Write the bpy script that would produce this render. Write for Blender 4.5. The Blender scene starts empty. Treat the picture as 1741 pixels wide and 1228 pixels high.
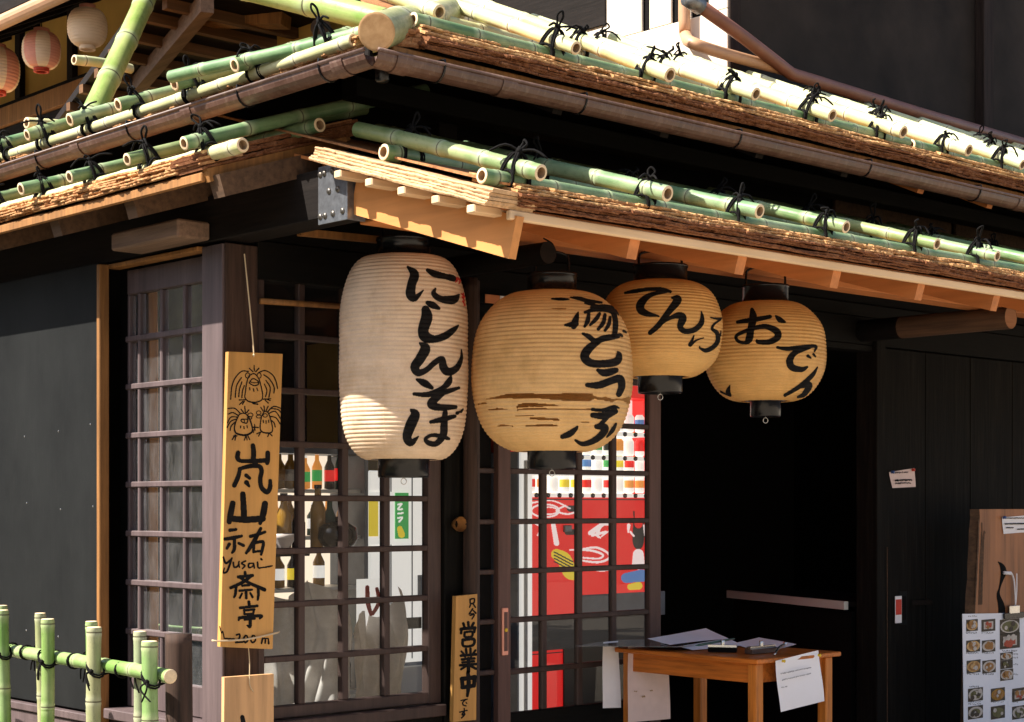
import bpy, math, random
import numpy as np
from mathutils import Vector, Matrix
random.seed(7); RNG = np.random.default_rng(7)
SC = bpy.context.scene
COL = SC.collection
V = Vector

# ------------------------------------------------------------------ camera, sky, sun, exposure
YAW = math.atan2(3130, 2891)                       # angle of the view axis from +X
D = V((math.cos(YAW), math.sin(YAW), 0)); R = V((math.sin(YAW), -math.cos(YAW), 0))
EYE = V((-3.883, -5.941, 1.45)); FPX = 2891.0
cam = bpy.data.cameras.new('camera'); camo = bpy.data.objects.new('camera', cam); COL.objects.link(camo)
cam.sensor_width = 36; cam.lens = 36*FPX/1741; cam.shift_y = 246/1741
cam.clip_start = .05; cam.clip_end = 400
camo.location = EYE; camo.rotation_euler = (math.pi/2, 0, YAW-math.pi/2)
SC.camera = camo

SUN = V((1, -.45, -1.2)).normalized()              # the way the light travels
w = bpy.data.worlds.new('World'); SC.world = w; w.use_nodes = True
nt = w.node_tree; nt.nodes.clear()
sky = nt.nodes.new('ShaderNodeTexSky'); sky.sky_type = 'NISHITA'; sky.sun_disc = False
el = math.asin(-SUN.z); sky.sun_elevation = el
sky.sun_rotation = math.atan2(-SUN.x, -SUN.y)
sky.air_density = 1.0; sky.dust_density = 2.2; sky.ozone_density = 1
bg = nt.nodes.new('ShaderNodeBackground'); bg.inputs['Strength'].default_value = .08
wo = nt.nodes.new('ShaderNodeOutputWorld')
nt.links.new(sky.outputs[0], bg.inputs[0]); nt.links.new(bg.outputs[0], wo.inputs[0])
sl = bpy.data.lights.new('sun', 'SUN'); sl.energy = 5.0; sl.angle = math.radians(.5); sl.color = (1, .93, .82)
so = bpy.data.objects.new('sun', sl); COL.objects.link(so); so.rotation_euler = SUN.to_track_quat('-Z', 'Y').to_euler()
so.location = (-20, 8, 15)
SC.view_settings.view_transform = 'Standard'; SC.view_settings.look = 'None'
SC.view_settings.exposure = 1.45; SC.view_settings.gamma = 1; SC.view_settings.use_curve_mapping = False
SC.cycles.max_bounces = 8; SC.cycles.transparent_max_bounces = 16; SC.cycles.caustics_reflective = False
SC.cycles.caustics_refractive = False

def at(px, py, axis, val):
    """point of a real plane (axis = val) that is measured at photo coordinate px, py"""
    ray = D + R*((px-870)/FPX) + V((0, 0, 1))*(-(py-860)/FPX)
    i = 'xyz'.index(axis)
    return EYE + ray*((val-EYE[i])/ray[i])

# ------------------------------------------------------------------ materials
MATS = {}
def nodes(name):
    m = bpy.data.materials.new(name); m.use_nodes = True
    return m, m.node_tree, m.node_tree.nodes['Principled BSDF']
def coords(nt, scale, kind='Object'):
    tc = nt.nodes.new('ShaderNodeTexCoord'); mp = nt.nodes.new('ShaderNodeMapping')
    mp.inputs['Scale'].default_value = scale
    nt.links.new(tc.outputs[kind], mp.inputs['Vector']); return mp.outputs[0]
def noise(nt, vec, scale=5, detail=6, rough=.6):
    n = nt.nodes.new('ShaderNodeTexNoise'); n.inputs['Scale'].default_value = scale
    n.inputs['Detail'].default_value = detail; n.inputs['Roughness'].default_value = rough
    if vec is not None: nt.links.new(vec, n.inputs['Vector'])
    return n.outputs['Fac']
def ramp(nt, fac, stops):
    r = nt.nodes.new('ShaderNodeValToRGB')
    while len(r.color_ramp.elements) < len(stops): r.color_ramp.elements.new(.5)
    for e, (p, c) in zip(r.color_ramp.elements, stops):
        e.position = p; e.color = (c[0], c[1], c[2], 1)
    nt.links.new(fac, r.inputs[0]); return r.outputs[0]
def bump(nt, bsdf, fac, strength=.3, dist=.01):
    b = nt.nodes.new('ShaderNodeBump'); b.inputs['Strength'].default_value = strength; b.inputs['Distance'].default_value = dist
    nt.links.new(fac, b.inputs['Height']); nt.links.new(b.outputs[0], bsdf.inputs['Normal'])
def mul(c, k): return tuple(min(1, x*k) for x in c)
def mixc(nt, fac, a, b, mode='MIX'):
    m = nt.nodes.new('ShaderNodeMix'); m.data_type = 'RGBA'; m.blend_type = mode
    for s, v in ((m.inputs[0], fac), (m.inputs[6], a), (m.inputs[7], b)):
        if hasattr(v, 'links'): nt.links.new(v, s)
        elif isinstance(v, tuple): s.default_value = (*v[:3], 1)
        else: s.default_value = v
    return m.outputs[2]
def objrand(nt):
    return nt.nodes.new('ShaderNodeObjectInfo').outputs['Random']

def wood(name, col, axis='x', lo=.55, hi=1.35, rough=.7, fine=60, bs=.35, tint=None):
    m, nt, b = nodes(name)
    s = {'x': (.06, 1, 1), 'y': (1, .06, 1), 'z': (1, 1, .06)}[axis]
    v = coords(nt, s)
    n1 = noise(nt, v, fine, 6, .65); n2 = noise(nt, v, 8, 3, .5)
    c1 = ramp(nt, n1, [(.28, mul(col, lo)), (.52, col), (.75, mul(col, hi))])
    c2 = ramp(nt, n2, [(.35, mul(tint or (1, 1, 1), .72)), (.65, (1, 1, 1))])
    nt.links.new(mixc(nt, 1.0, c1, c2, 'MULTIPLY'), b.inputs['Base Color'])
    b.inputs['Roughness'].default_value = rough; b.inputs['Specular IOR Level'].default_value = .3 if max(col) > .05 else .1
    bump(nt, b, n1, bs, .004)
    MATS[name] = m; return m
def plain(name, col, rough=.6, var=.25, scale=20, metal=0, spec=.4, bs=0):
    m, nt, b = nodes(name)
    n = noise(nt, coords(nt, (1, 1, 1)), scale, 5, .6)
    nt.links.new(ramp(nt, n, [(.3, mul(col, 1-var)), (.7, mul(col, 1+var))]), b.inputs['Base Color'])
    b.inputs['Roughness'].default_value = rough; b.inputs['Metallic'].default_value = metal
    b.inputs['Specular IOR Level'].default_value = spec
    if bs: bump(nt, b, n, bs, .004)
    MATS[name] = m; return m

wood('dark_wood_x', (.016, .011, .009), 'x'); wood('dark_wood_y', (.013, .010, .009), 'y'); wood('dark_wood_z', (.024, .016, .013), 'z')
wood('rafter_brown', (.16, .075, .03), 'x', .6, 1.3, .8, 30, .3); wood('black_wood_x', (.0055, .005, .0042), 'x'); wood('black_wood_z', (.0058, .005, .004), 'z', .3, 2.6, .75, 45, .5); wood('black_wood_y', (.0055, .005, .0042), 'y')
wood('stained_lattice', (.104, .074, .076), 'z', .75, 1.2, .6, 50, .2)
wood('front_lattice', (.060, .036, .030), 'z', .7, 1.3, .6, 50, .2)
wood('door_wood', (.115, .062, .052), 'z', .75, 1.2, .6, 50, .2)
wood('old_post', (.055, .030, .021), 'z', .25, 1.6, .8, 40, .6)
wood('weathered', (.20, .125, .085), 'y', .6, 1.3, .8, 50, .5)
wood('new_wood_x', (.54, .195, .058), 'x', .8, 1.15, .65, 30, .15); wood('new_wood_y', (.54, .195, .058), 'y', .8, 1.15, .65, 30, .15)
wood('barge_wood', (.62, .265, .08), 'y', .85, 1.1, .7, 30, .15)
wood('pale_wood', (.74, .52, .31), 'x', .85, 1.1, .7, 30, .1)
wood('orange_trim', (.30, .135, .04), 'z', .6, 1.3, .7, 50, .3)
wood('sign_wood', (.58, .30, .085), 'z', .88, 1.1, .55, 55, .12)
wood('cedar', (.62, .36, .17), 'z', .72, 1.12, .6, 26, .15)
wood('table_wood', (.50, .145, .022), 'y', .5, 1.3, .4, 60, .2); wood('table_leg_wood', (.56, .185, .03), 'z', .55, 1.25, .4, 60, .2)
wood('slab_wood', (.36, .145, .055), 'z', .5, 1.2, .5, 18, .3)
wood('log_wood', (.10, .055, .03), 'y', .5, 1.4, .8, 40, .4)
wood('log_end', (.36, .17, .085), 'x', .7, 1.2, .8, 40, .3)
def wallboard():
    m, nt, b = nodes('wall_board'); n = noise(nt, coords(nt, (1, 3, .12)), 30, 7, .7); n2 = noise(nt, coords(nt, (1, 1, .6)), 3, 6, .65); n3 = noise(nt, coords(nt, (1, 1, 1)), 260, 2, .5)
    c = ramp(nt, n2, [(.3, (.0055, .0062, .0066)), (.7, (.0115, .0125, .0128))])
    c = mixc(nt, ramp(nt, n, [(.60, (0, 0, 0)), (.78, (.5, .5, .5))]), c, (.024, .022, .020)); c = mixc(nt, ramp(nt, n3, [(.72, (0, 0, 0)), (.76, (.8, .8, .8))]), c, (.04, .04, .04))
    nt.links.new(c, b.inputs['Base Color']); b.inputs['Roughness'].default_value = .75; b.inputs['Specular IOR Level'].default_value = .12; bump(nt, b, n, .2, .003); MATS['wall_board'] = m
wallboard()
plain('upper_board', (.021, .016, .013), .8, .4, 2.5, 0, .15)
plain('copper_red', (.19, .078, .05), .45, .2, 6, 0, .4)
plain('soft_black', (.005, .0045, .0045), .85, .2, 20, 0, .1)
plain('black_plastic', (.005, .005, .006), .25, .1, 10, 0, .35)
plain('ink', (.007, .006, .006), .85, .75, 30, 0, .15)
plain('rope', (.0045, .004, .004), .85, .4, 200, 0, .12, .5)
plain('string', (.55, .42, .26), .9, .1)
def gutter_mat():
    m, nt, b = nodes('copper'); n = noise(nt, coords(nt, (1, 1, 1)), 7, 7, .7); n2 = noise(nt, coords(nt, (1, 1, .05)), 45, 5, .7)
    c = ramp(nt, n, [(.3, (.055, .026, .018)), (.55, (.095, .048, .034)), (.75, (.15, .088, .065))])
    c = mixc(nt, ramp(nt, n2, [(.5, (0, 0, 0)), (.75, (.45, .45, .45))]), c, (.24, .17, .13))
    nt.links.new(c, b.inputs['Base Color']); nt.links.new(ramp(nt, n, [(.3, (.30,)*3), (.7, (.62,)*3)]), b.inputs['Roughness']); bump(nt, b, n, .15, .004); MATS['copper'] = m
gutter_mat()
plain('copper_light', (.46, .26, .15), .5, .12, 8, 0, .4)
plain('zinc', (.17, .18, .20), .42, .25, 40, .75, .5)
plain('bolt', (.12, .11, .10), .4, .2, 30, .8)
plain('steel', (.55, .54, .52), .25, .1, 30, 1)
plain('ochre', (.66, .41, .105), .85, .10, 3, 0, .2)
plain('white_plaster', (.72, .64, .53), .9, .06, 4, 0, .2)
plain('cream_board', (.62, .48, .33), .9, .08, 4)
plain('paper_white', (.82, .81, .84), .85, .03, 5); plain('paper_pink', (.70, .56, .54), .85, .06, 12)
plain('paper_blue', (.84, .86, .92), .8, .04, 5)
plain('grey_text', (.28, .28, .30), .8, .1); plain('red_ink', (.55, .03, .02), .7, .1)
plain('tag_red', (.60, .05, .03), .5, .1); plain('tag_orange', (.55, .20, .08), .6, .1)
plain('yellow', (.70, .48, .03), .5, .1); plain('green', (.05, .16, .05), .4, .1); plain('blue', (.05, .10, .30), .5, .1)
plain('dark_green', (.015, .07, .05), .35, .1)
lantern_paper_later = (('cloth', (.84, .79, .74)), ('cloth_dim', (.74, .67, .60)))
plain('bottle_amber', (.34, .17, .02), .15, .15, 8, 0, .6); plain('bottle_dark', (.03, .02, .012), .15, .15, 8, 0, .6)
plain('machine_white', (.72, .70, .66), .35, .03, 5); plain('machine_grey', (.12, .14, .18), .4, .2, 9)
plain('food_brown', (.34, .17, .05), .7, .45, 300); plain('food_red', (.42, .08, .04), .7, .45, 300); plain('food_dark', (.05, .035, .02), .6, .5, 200)
plain('food_green', (.14, .13, .05), .7, .5, 300); plain('food_plate', (.5, .45, .4), .5, .3, 200)
plain('lan_pink', (.82, .36, .26), .85, .06, 6); plain('lan_cream', (.88, .66, .46), .85, .06, 6); plain('lan_red', (.55, .05, .02), .6, .1)
plain('twig', (.16, .10, .06), .9, .3)
plain('ceramic', (.72, .62, .58), .2, .05)

def bark_mat(name='bark', k=1.0, g=1.0):
    m, nt, b = nodes(name)
    v = coords(nt, (1, 1, 1))
    n1 = noise(nt, v, 26, 8, .7); n2 = noise(nt, coords(nt, (1, 1, 5)), 90, 6, .75)
    c = ramp(nt, n1, [(.25, mul((.16, .06*g, .025*g), k)), (.5, mul((.36, .165*g, .072*g), k)), (.75, mul((.54, .31*g, .15*g), k))])
    d = ramp(nt, n2, [(.3, (.45, .4, .4)), (.55, (1, 1, 1))])
    nt.links.new(mixc(nt, 1.0, c, d, 'MULTIPLY'), b.inputs['Base Color']); b.inputs['Roughness'].default_value = .9
    b.inputs['Specular IOR Level'].default_value = .15
    bump(nt, b, n2, .35, .004); MATS[name] = m
bark_mat(); bark_mat('bark_shaded', .55, .86); bark_mat('bark_sunlit', 1.25, 1.12); bark_mat('bark_toplit', 1.5, 1.22)  # shaded, sunlit and top-lit copies of one bark, light put into the colour
wood('bark_clean_x', (.60, .38, .20), 'x', .6, 1.25, .85, 70, .4); wood('bark_clean_y', (.60, .38, .20), 'y', .6, 1.25, .85, 70, .4)

def bamboo_mat(name, green, pale, sp=.35, rough=.38):
    m, nt, b = nodes(name)
    a = nt.nodes.new('ShaderNodeAttribute'); a.attribute_name = 'node'
    oi = nt.nodes.new('ShaderNodeObjectInfo'); tc = nt.nodes.new('ShaderNodeTexCoord')
    ad = nt.nodes.new('ShaderNodeVectorMath'); ad.operation = 'ADD'
    sc = nt.nodes.new('ShaderNodeVectorMath'); sc.operation = 'SCALE'; sc.inputs[3].default_value = 7.3
    cb = nt.nodes.new('ShaderNodeCombineXYZ')
    for k in range(3): nt.links.new(oi.outputs['Random'], cb.inputs[k])
    nt.links.new(cb.outputs[0], sc.inputs[0]); nt.links.new(tc.outputs['Object'], ad.inputs[0]); nt.links.new(sc.outputs[0], ad.inputs[1])
    def vec(scale):
        mp = nt.nodes.new('ShaderNodeMapping'); mp.inputs['Scale'].default_value = scale; nt.links.new(ad.outputs[0], mp.inputs['Vector']); return mp.outputs[0]
    n = noise(nt, vec((1, 1, .06)), 55, 6, .65); n3 = noise(nt, vec((1, 1, .5)), 6, 4, .6); n4 = noise(nt, vec((1, 1, .7)), 34, 7, .75); n5 = noise(nt, vec((1, 1, 1)), 150, 3, .6)
    c = ramp(nt, n, [(.30, mul(green, .72)), (.55, green), (.8, mul(pale, .85))])
    c = mixc(nt, ramp(nt, n3, [(.38, (0, 0, 0)), (.68, (.8, .8, .8))]), c, pale)                      # faded lengths
    c = mixc(nt, ramp(nt, n4, [(.54, (0, 0, 0)), (.72, (.55, .55, .55))]), c, mul((green[0]*.9+.05, green[1]*.6+.05, green[2]*.8+.03), .55))   # blotches
    c = mixc(nt, ramp(nt, n5, [(.66, (0, 0, 0)), (.74, (.5, .5, .5))]), c, (.05, .05, .03))            # specks
    r = ramp(nt, oi.outputs['Random'], [(0, (.72, .86, .76)), (.35, (1, 1, 1)), (.7, (1.0, .92, .68)), (1, (.86, .95, .98))])
    c = mixc(nt, 1.0, c, r, 'MULTIPLY')
    c = mixc(nt, ramp(nt, a.outputs['Fac'], [(.05, (0, 0, 0)), (.55, (.7, .7, .7))]), c, mul(pale, .95))
    c = mixc(nt, ramp(nt, a.outputs['Fac'], [(.86, (0, 0, 0)), (.95, (.85, .85, .85))]), c, (.06, .045, .025))
    nt.links.new(c, b.inputs['Base Color']); b.inputs['Specular IOR Level'].default_value = sp
    nt.links.new(ramp(nt, n4, [(.35, (rough*.8,)*3), (.7, (min(1, rough*1.7),)*3)]), b.inputs['Roughness'])
    bump(nt, b, n4, .10, .003); MATS[name] = m
bamboo_mat('bamboo_green', (.105, .20, .088), (.34, .40, .24))
bamboo_mat('bamboo_pale', (.48, .50, .27), (.66, .62, .42))
bamboo_mat('bamboo_fresh', (.17, .30, .07), (.38, .45, .23))
bamboo_mat('bamboo_grey', (.23, .27, .15), (.42, .42, .28), .3, .4)
plain('bamboo_cut', (.70, .54, .34), .8, .12, 90); plain('bamboo_inner', (.34, .22, .12), .8, .2, 60)
def cut_big():
    m, nt, b = nodes('bamboo_cut_big'); n = noise(nt, coords(nt, (1, 1, 1)), 25, 5)
    nt.links.new(ramp(nt, n, [(.3, (.30, .16, .06)), (.7, (.46, .28, .13))]), b.inputs['Base Color']); b.inputs['Roughness'].default_value = .7
    MATS['bamboo_cut_big'] = m
cut_big()

def lantern_paper(name, col):
    m, nt, b = nodes(name)
    n = noise(nt, coords(nt, (1, 1, 2)), 9, 6, .6); f = noise(nt, coords(nt, (1, 1, 1)), 220, 2)
    c = ramp(nt, n, [(.3, mul(col, .86)), (.7, mul(col, 1.06))])
    c = mixc(nt, 1.0, c, ramp(nt, noise(nt, coords(nt, (1, 1, .6)), 4.5, 7, .7), [(.30, (.80, .74, .64)), (.5, (1, 1, 1))]), 'MULTIPLY')
    c = mixc(nt, .14, c, ramp(nt, f, [(.3, (.3, .3, .3)), (.7, (1, 1, 1))]), 'MULTIPLY')
    nt.links.new(c, b.inputs['Base Color']); b.inputs['Roughness'].default_value = .55; b.inputs['Specular IOR Level'].default_value = .25
    tr = nt.nodes.new('ShaderNodeBsdfTranslucent'); nt.links.new(c, tr.inputs[0])
    mx = nt.nodes.new('ShaderNodeMixShader'); mx.inputs[0].default_value = .30
    nt.links.new(b.outputs[0], mx.inputs[1]); nt.links.new(tr.outputs[0], mx.inputs[2])
    nt.links.new(mx.outputs[0], nt.nodes['Material Output'].inputs[0]); MATS[name] = m
for n_, c_ in lantern_paper_later: lantern_paper(n_, c_)
for n_ in ('cloth', 'cloth_dim'): [x for x in MATS[n_].node_tree.nodes if x.type == 'MIX_SHADER'][0].inputs[0].default_value = .55
lantern_paper('paper_ivory', (.87, .68, .495)); lantern_paper('paper_amber', (.86, .56, .245)); lantern_paper('paper_amber_deep', (.84, .51, .185))

def glass(name, dust, tint=(.9, .93, .95)):
    m, nt, b = nodes(name); nt.nodes.remove(b)
    t = nt.nodes.new('ShaderNodeBsdfTransparent'); t.inputs[0].default_value = (*tint, 1)
    g = nt.nodes.new('ShaderNodeBsdfGlossy'); g.inputs['Roughness'].default_value = .015
    d = nt.nodes.new('ShaderNodeBsdfDiffuse'); d.inputs[0].default_value = (.62, .62, .64, 1)
    fr = nt.nodes.new('ShaderNodeFresnel'); fr.inputs[0].default_value = 1.38
    m1 = nt.nodes.new('ShaderNodeMixShader'); m2 = nt.nodes.new('ShaderNodeMixShader')
    nt.links.new(fr.outputs[0], m1.inputs[0]); nt.links.new(t.outputs[0], m1.inputs[1]); nt.links.new(g.outputs[0], m1.inputs[2])
    n = noise(nt, coords(nt, (1, 1, .35)), 16, 7, .72); n2 = noise(nt, coords(nt, (1, 1, 1)), 140, 3, .6)
    r = ramp(nt, n, [(.3, (dust*.25,)*3), (.72, (dust*1.7,)*3)])
    r2 = ramp(nt, n2, [(.62, (1, 1, 1)), (.74, (3.2, 3.2, 3.2))])
    nt.links.new(mixc(nt, 1.0, r, r2, 'MULTIPLY'), m2.inputs[0])
    nt.links.new(m1.outputs[0], m2.inputs[1]); nt.links.new(d.outputs[0], m2.inputs[2])
    nt.links.new(m2.outputs[0], nt.nodes['Material Output'].inputs[0]); MATS[name] = m
glass('glass_dusty', .048); glass('glass_clear', .008, (.80, .82, .83)); glass('acrylic', .05, (.85, .9, .95))

def lit(name, col, strength):  # emission put into the colour to brighten machine panels, cans, labels and banner
    m, nt, b = nodes(name); b.inputs['Base Color'].default_value = (*col, 1); b.inputs['Roughness'].default_value = .35
    b.inputs['Emission Color'].default_value = (*col, 1); b.inputs['Emission Strength'].default_value = strength
    MATS[name] = m
lit('lit_red', (.58, .010, .009), .36); lit('lit_white', (.80, .76, .70), .32); lit('lit_green', (.03, .28, .06), .30)
lit('lit_yellow', (.75, .55, .03), .25); lit('lit_blue', (.10, .22, .50), .22); lit('lit_orange', (.75, .28, .05), .25)
lit('glow_dim', (.70, .58, .44), .60); lit('lit_dark', (.02, .02, .022), .1); lit('lit_pinkwhite', (.85, .70, .68), .3)

def ground_mat():
    m, nt, b = nodes('ground'); n = noise(nt, coords(nt, (1, 1, 1)), 40, 8, .7); n2 = noise(nt, coords(nt, (1, 1, 1)), .8, 4)
    c = ramp(nt, n, [(.3, (.30, .25, .19)), (.7, (.52, .45, .36))])
    nt.links.new(mixc(nt, 1.0, c, ramp(nt, n2, [(.3, (.85, .85, .85)), (.7, (1, 1, 1))]), 'MULTIPLY'), b.inputs['Base Color'])
    b.inputs['Roughness'].default_value = .9; bump(nt, b, n, .5, .02); MATS['ground'] = m
ground_mat()

# ------------------------------------------------------------------ mesh helpers
class MB:
    def __init__(s): s.v = []; s.f = []; s.m = []; s.slots = []; s.attr = []
    def slot(s, mat):
        if mat not in s.slots: s.slots.append(mat)
        return s.slots.index(mat)
    def add(s, vs, fs, mat, at=None):
        o = len(s.v); s.v += [tuple(p) for p in vs]; k = s.slot(mat)
        s.attr += list(at) if at is not None else [0.0]*len(vs)
        s.f += [tuple(i+o for i in f) for f in fs]; s.m += [k]*len(fs); return s
    def box(s, a, b, mat, ch=None):
        x0, y0, z0 = [min(p, q) for p, q in zip(a, b)]; x1, y1, z1 = [max(p, q) for p, q in zip(a, b)]
        mn = min(x1-x0, y1-y0, z1-z0); c = min(.004, mn*.2) if ch is None else ch
        X = (x0, x1); Y = (y0, y1); Z = (z0, z1); vs = []; fs = []; idx = {}
        for i in (0, 1):
            for j in (0, 1):
                for k in (0, 1):
                    sx, sy, sz = (1-2*i)*c, (1-2*j)*c, (1-2*k)*c
                    for ax, p in enumerate(((X[i], Y[j]+sy, Z[k]+sz), (X[i]+sx, Y[j], Z[k]+sz), (X[i]+sx, Y[j]+sy, Z[k]))):
                        idx[i, j, k, ax] = len(vs); vs.append(p)
        I = lambda i, j, k, a: idx[i, j, k, a]
        for e in (0, 1):
            for ax, q in ((0, [(e, 0, 0), (e, 1, 0), (e, 1, 1), (e, 0, 1)]), (1, [(0, e, 0), (0, e, 1), (1, e, 1), (1, e, 0)]), (2, [(0, 0, e), (1, 0, e), (1, 1, e), (0, 1, e)])):
                f = [I(*p, ax) for p in q]; fs.append(f if e else f[::-1])
        for a1, a2, fx in ((0, 1, 2), (0, 2, 1), (1, 2, 0)):
            for p in (0, 1):
                for q in (0, 1):
                    c0 = [0, 0, 0]; c1 = [0, 0, 0]; c0[a1] = c1[a1] = p; c0[a2] = c1[a2] = q; c1[fx] = 1
                    f = [I(*c0, a1), I(*c1, a1), I(*c1, a2), I(*c0, a2)]
                    fs.append(f)
        for i in (0, 1):
            for j in (0, 1):
                for k in (0, 1): fs.append([I(i, j, k, 0), I(i, j, k, 1), I(i, j, k, 2)])
        return s.add(vs, fs, mat)
    def bar(s, a, b, wd, ht, mat, up=(0, 0, 1)):
        """square bar from a to b"""
        a, b = V(a), V(b); z = (b-a).normalized(); x = z.cross(V(up)).normalized(); y = x.cross(z)
        vs = []
        for p in (a, b):
            for i, j in ((-1, -1), (1, -1), (1, 1), (-1, 1)): vs.append(p+x*(i*wd/2)+y*(j*ht/2))
        return s.add(vs, [(0, 1, 2, 3), (7, 6, 5, 4), (0, 4, 5, 1), (1, 5, 6, 2), (2, 6, 7, 3), (3, 7, 4, 0)], mat)
    def tube(s, pts, rad, mat, n=6, cap=True):
        pts = [V(p) for p in pts]; m = len(pts); vs = []; fs = []
        rad = [rad]*m if not hasattr(rad, '__len__') else rad
        t = (pts[1]-pts[0]).normalized(); nrm = t.orthogonal().normalized()
        for i, p in enumerate(pts):
            t = (pts[min(i+1, m-1)]-pts[max(i-1, 0)])
            t = t.normalized() if t.length > 1e-9 else V((0, 0, 1))
            nrm = (nrm-t*nrm.dot(t)); nrm = nrm.normalized() if nrm.length > 1e-6 else t.orthogonal().normalized()
            bi = t.cross(nrm)
            for k in range(n):
                a = 2*math.pi*k/n; vs.append(p+(nrm*math.cos(a)+bi*math.sin(a))*rad[i])
        for i in range(m-1):
            for k in range(n): fs.append((i*n+k, i*n+(k+1) % n, (i+1)*n+(k+1) % n, (i+1)*n+k))
        if cap: fs += [tuple(range(n))[::-1], tuple(range((m-1)*n, m*n))]
        return s.add(vs, fs, mat)
    def lathe(s, prof, mat, n=24, c=(0, 0, 0), ax='z'):
        vs = []; fs = []; c = V(c)
        for r, h in prof:
            for k in range(n):
                a = 2*math.pi*k/n; p = V((r*math.cos(a), r*math.sin(a), h))
                if ax == 'y': p = V((p.x, p.z, p.y))
                if ax == 'x': p = V((p.z, p.x, p.y))
                vs.append(c+p)
        for i in range(len(prof)-1):
            for k in range(n): fs.append((i*n+k, i*n+(k+1) % n, (i+1)*n+(k+1) % n, (i+1)*n+k))
        return s.add(vs, fs, mat)
    def mesh(s, name, smooth=False):
        me = bpy.data.meshes.new(name); me.from_pydata(s.v, [], s.f)
        for k in s.slots: me.materials.append(MATS[k])
        me.polygons.foreach_set('material_index', s.m)
        if any(s.attr):
            a = me.attributes.new('node', 'FLOAT', 'POINT'); a.data.foreach_set('value', s.attr)
        if smooth: me.polygons.foreach_set('use_smooth', [True]*len(s.f))
        me.update(); return me
    def obj(s, name, parent=None, smooth=False):
        return link(name, s.mesh(name, smooth), parent)
OFF = {}
def link(name, me, parent=None, mat=None):
    """mat None: the mesh is written in world metres"""
    o = bpy.data.objects.new(name, me); COL.objects.link(o)
    off = V((0, 0, 0))
    if parent is not None: o.parent = parent; off = OFF.get(parent.name, V((0, 0, 0)))
    if mat is None:
        o.location = -off; OFF[o.name] = V((0, 0, 0))
    else:
        o.matrix_local = Matrix.Translation(-off) @ mat; OFF[o.name] = None
    return o
def thing(name, label, cat, loc, group=None):
    o = bpy.data.objects.new(name, None); COL.objects.link(o); o.location = loc; o.empty_display_size = .1
    OFF[o.name] = V(loc); return tag(o, label, cat, group)
def tag(o, label, cat, group=None):
    o['label'] = label; o['category'] = cat
    if group: o['group'] = group
    return o
def structure(o): o['kind'] = 'structure'; return o
def frame(A, B, roll=0):
    A, B = V(A), V(B); z = (B-A).normalized(); x = z.orthogonal().normalized() if abs(z.z) > .95 else z.cross(V((0, 0, 1))).normalized()
    y = z.cross(x); m = Matrix((x, y, z)).transposed().to_4x4(); m.translation = A
    return m @ Matrix.Rotation(roll, 4, 'Z')

# ------------------------------------------------------------------ bamboo and ropes
def bamboo_mesh(L, r, mat, first=.06, gap=.26, seed=0, hollow=True, taper=.06, bend=.006, cut='bamboo_cut', depth=.03, wall=.66, n=16):
    rg = random.Random(seed); nodes_ = []; z = first
    while z < L-.02:
        nodes_.append(z); z += gap*rg.uniform(.85, 1.15)
    zs = [(0, 1, 0), (L, 1, 0)]; h = .35*r+.002
    for q in nodes_:
        for dz, k, a in ((-3*h, 1, 0), (-1.4*h, 1.015, .35), (-.55*h, 1.07, .7), (-.12*h, 1.03, 1), (.12*h, 1.035, 1), (.6*h, 1.085, .6), (1.6*h, 1.02, .3), (4*h, 1, 0)):
            if 0 < q+dz < L: zs.append((q+dz, k, a))
    z = 0
    while z < L: zs.append((z, 1, 0)); z += .12
    zs = sorted({round(q[0], 4): q for q in zs}.values())
    mb = MB(); vs = []; at_ = []; fs = []; ph = rg.uniform(0, 6)
    def ring(z, rr):
        bx = bend*math.sin(math.pi*z/max(L, .01)*1.3+ph); by = bend*.7*math.sin(math.pi*z/max(L, .01)+ph*2)
        return [(bx+rr*math.cos(2*math.pi*k/n), by+rr*math.sin(2*math.pi*k/n), z) for k in range(n)]
    for z, k, a in zs:
        vs += ring(z, r*k*(1-taper*z/max(L, .01))); at_ += [a]*n
    m = len(zs)
    for i in range(m-1):
        for k in range(n): fs.append((i*n+k, i*n+(k+1) % n, (i+1)*n+(k+1) % n, (i+1)*n+k))
    mb.add(vs, fs, mat, at_)
    for z0, dr, rr in ((0, 1, r), (L, -1, r*(1-taper))):
        v2 = ring(z0, rr*.995)+ring(z0-dr*.002, rr*.93)+ring(z0-dr*.002, rr*wall)
        if hollow:
            v2 += ring(z0+dr*depth, rr*wall*.96)
        q = []; nr = 4 if hollow else 3
        for i in range(nr-1):
            for k in range(n):
                f = (i*n+k, (i+1)*n+k, (i+1)*n+(k+1) % n, i*n+(k+1) % n); q.append(f if dr > 0 else f[::-1])
        if hollow:
            mb.add(v2[:3*n], q[:2*n], cut); mb.add(v2[2*n:], [tuple(i-2*n for i in f) for f in q[2*n:]], 'bamboo_inner')
            mb.add(v2[3*n:], [tuple(range(n))], 'bamboo_inner')
        else:
            mb.add(v2, q, cut); mb.add(v2[2*n:], [tuple(range(n))], cut)
    return mb.mesh('bamboo_pole', True)
def pole(me, A, B, parent, name='bamboo_pole', roll=None):
    f = random.uniform(.90, 1.10) if name == 'bamboo_pole' else 1.0
    B = V(B)+(V((random.uniform(-.012, .012), random.uniform(-.012, .012), 0)) if name == 'bamboo_pole' and (V(B)-V(A)).length < 2.2 else V((0, 0, 0)))
    return link(name, me, parent, frame(A, B, random.uniform(0, 6.28) if roll is None else roll) @ Matrix.Diagonal((f, f, 1, 1)))
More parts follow.
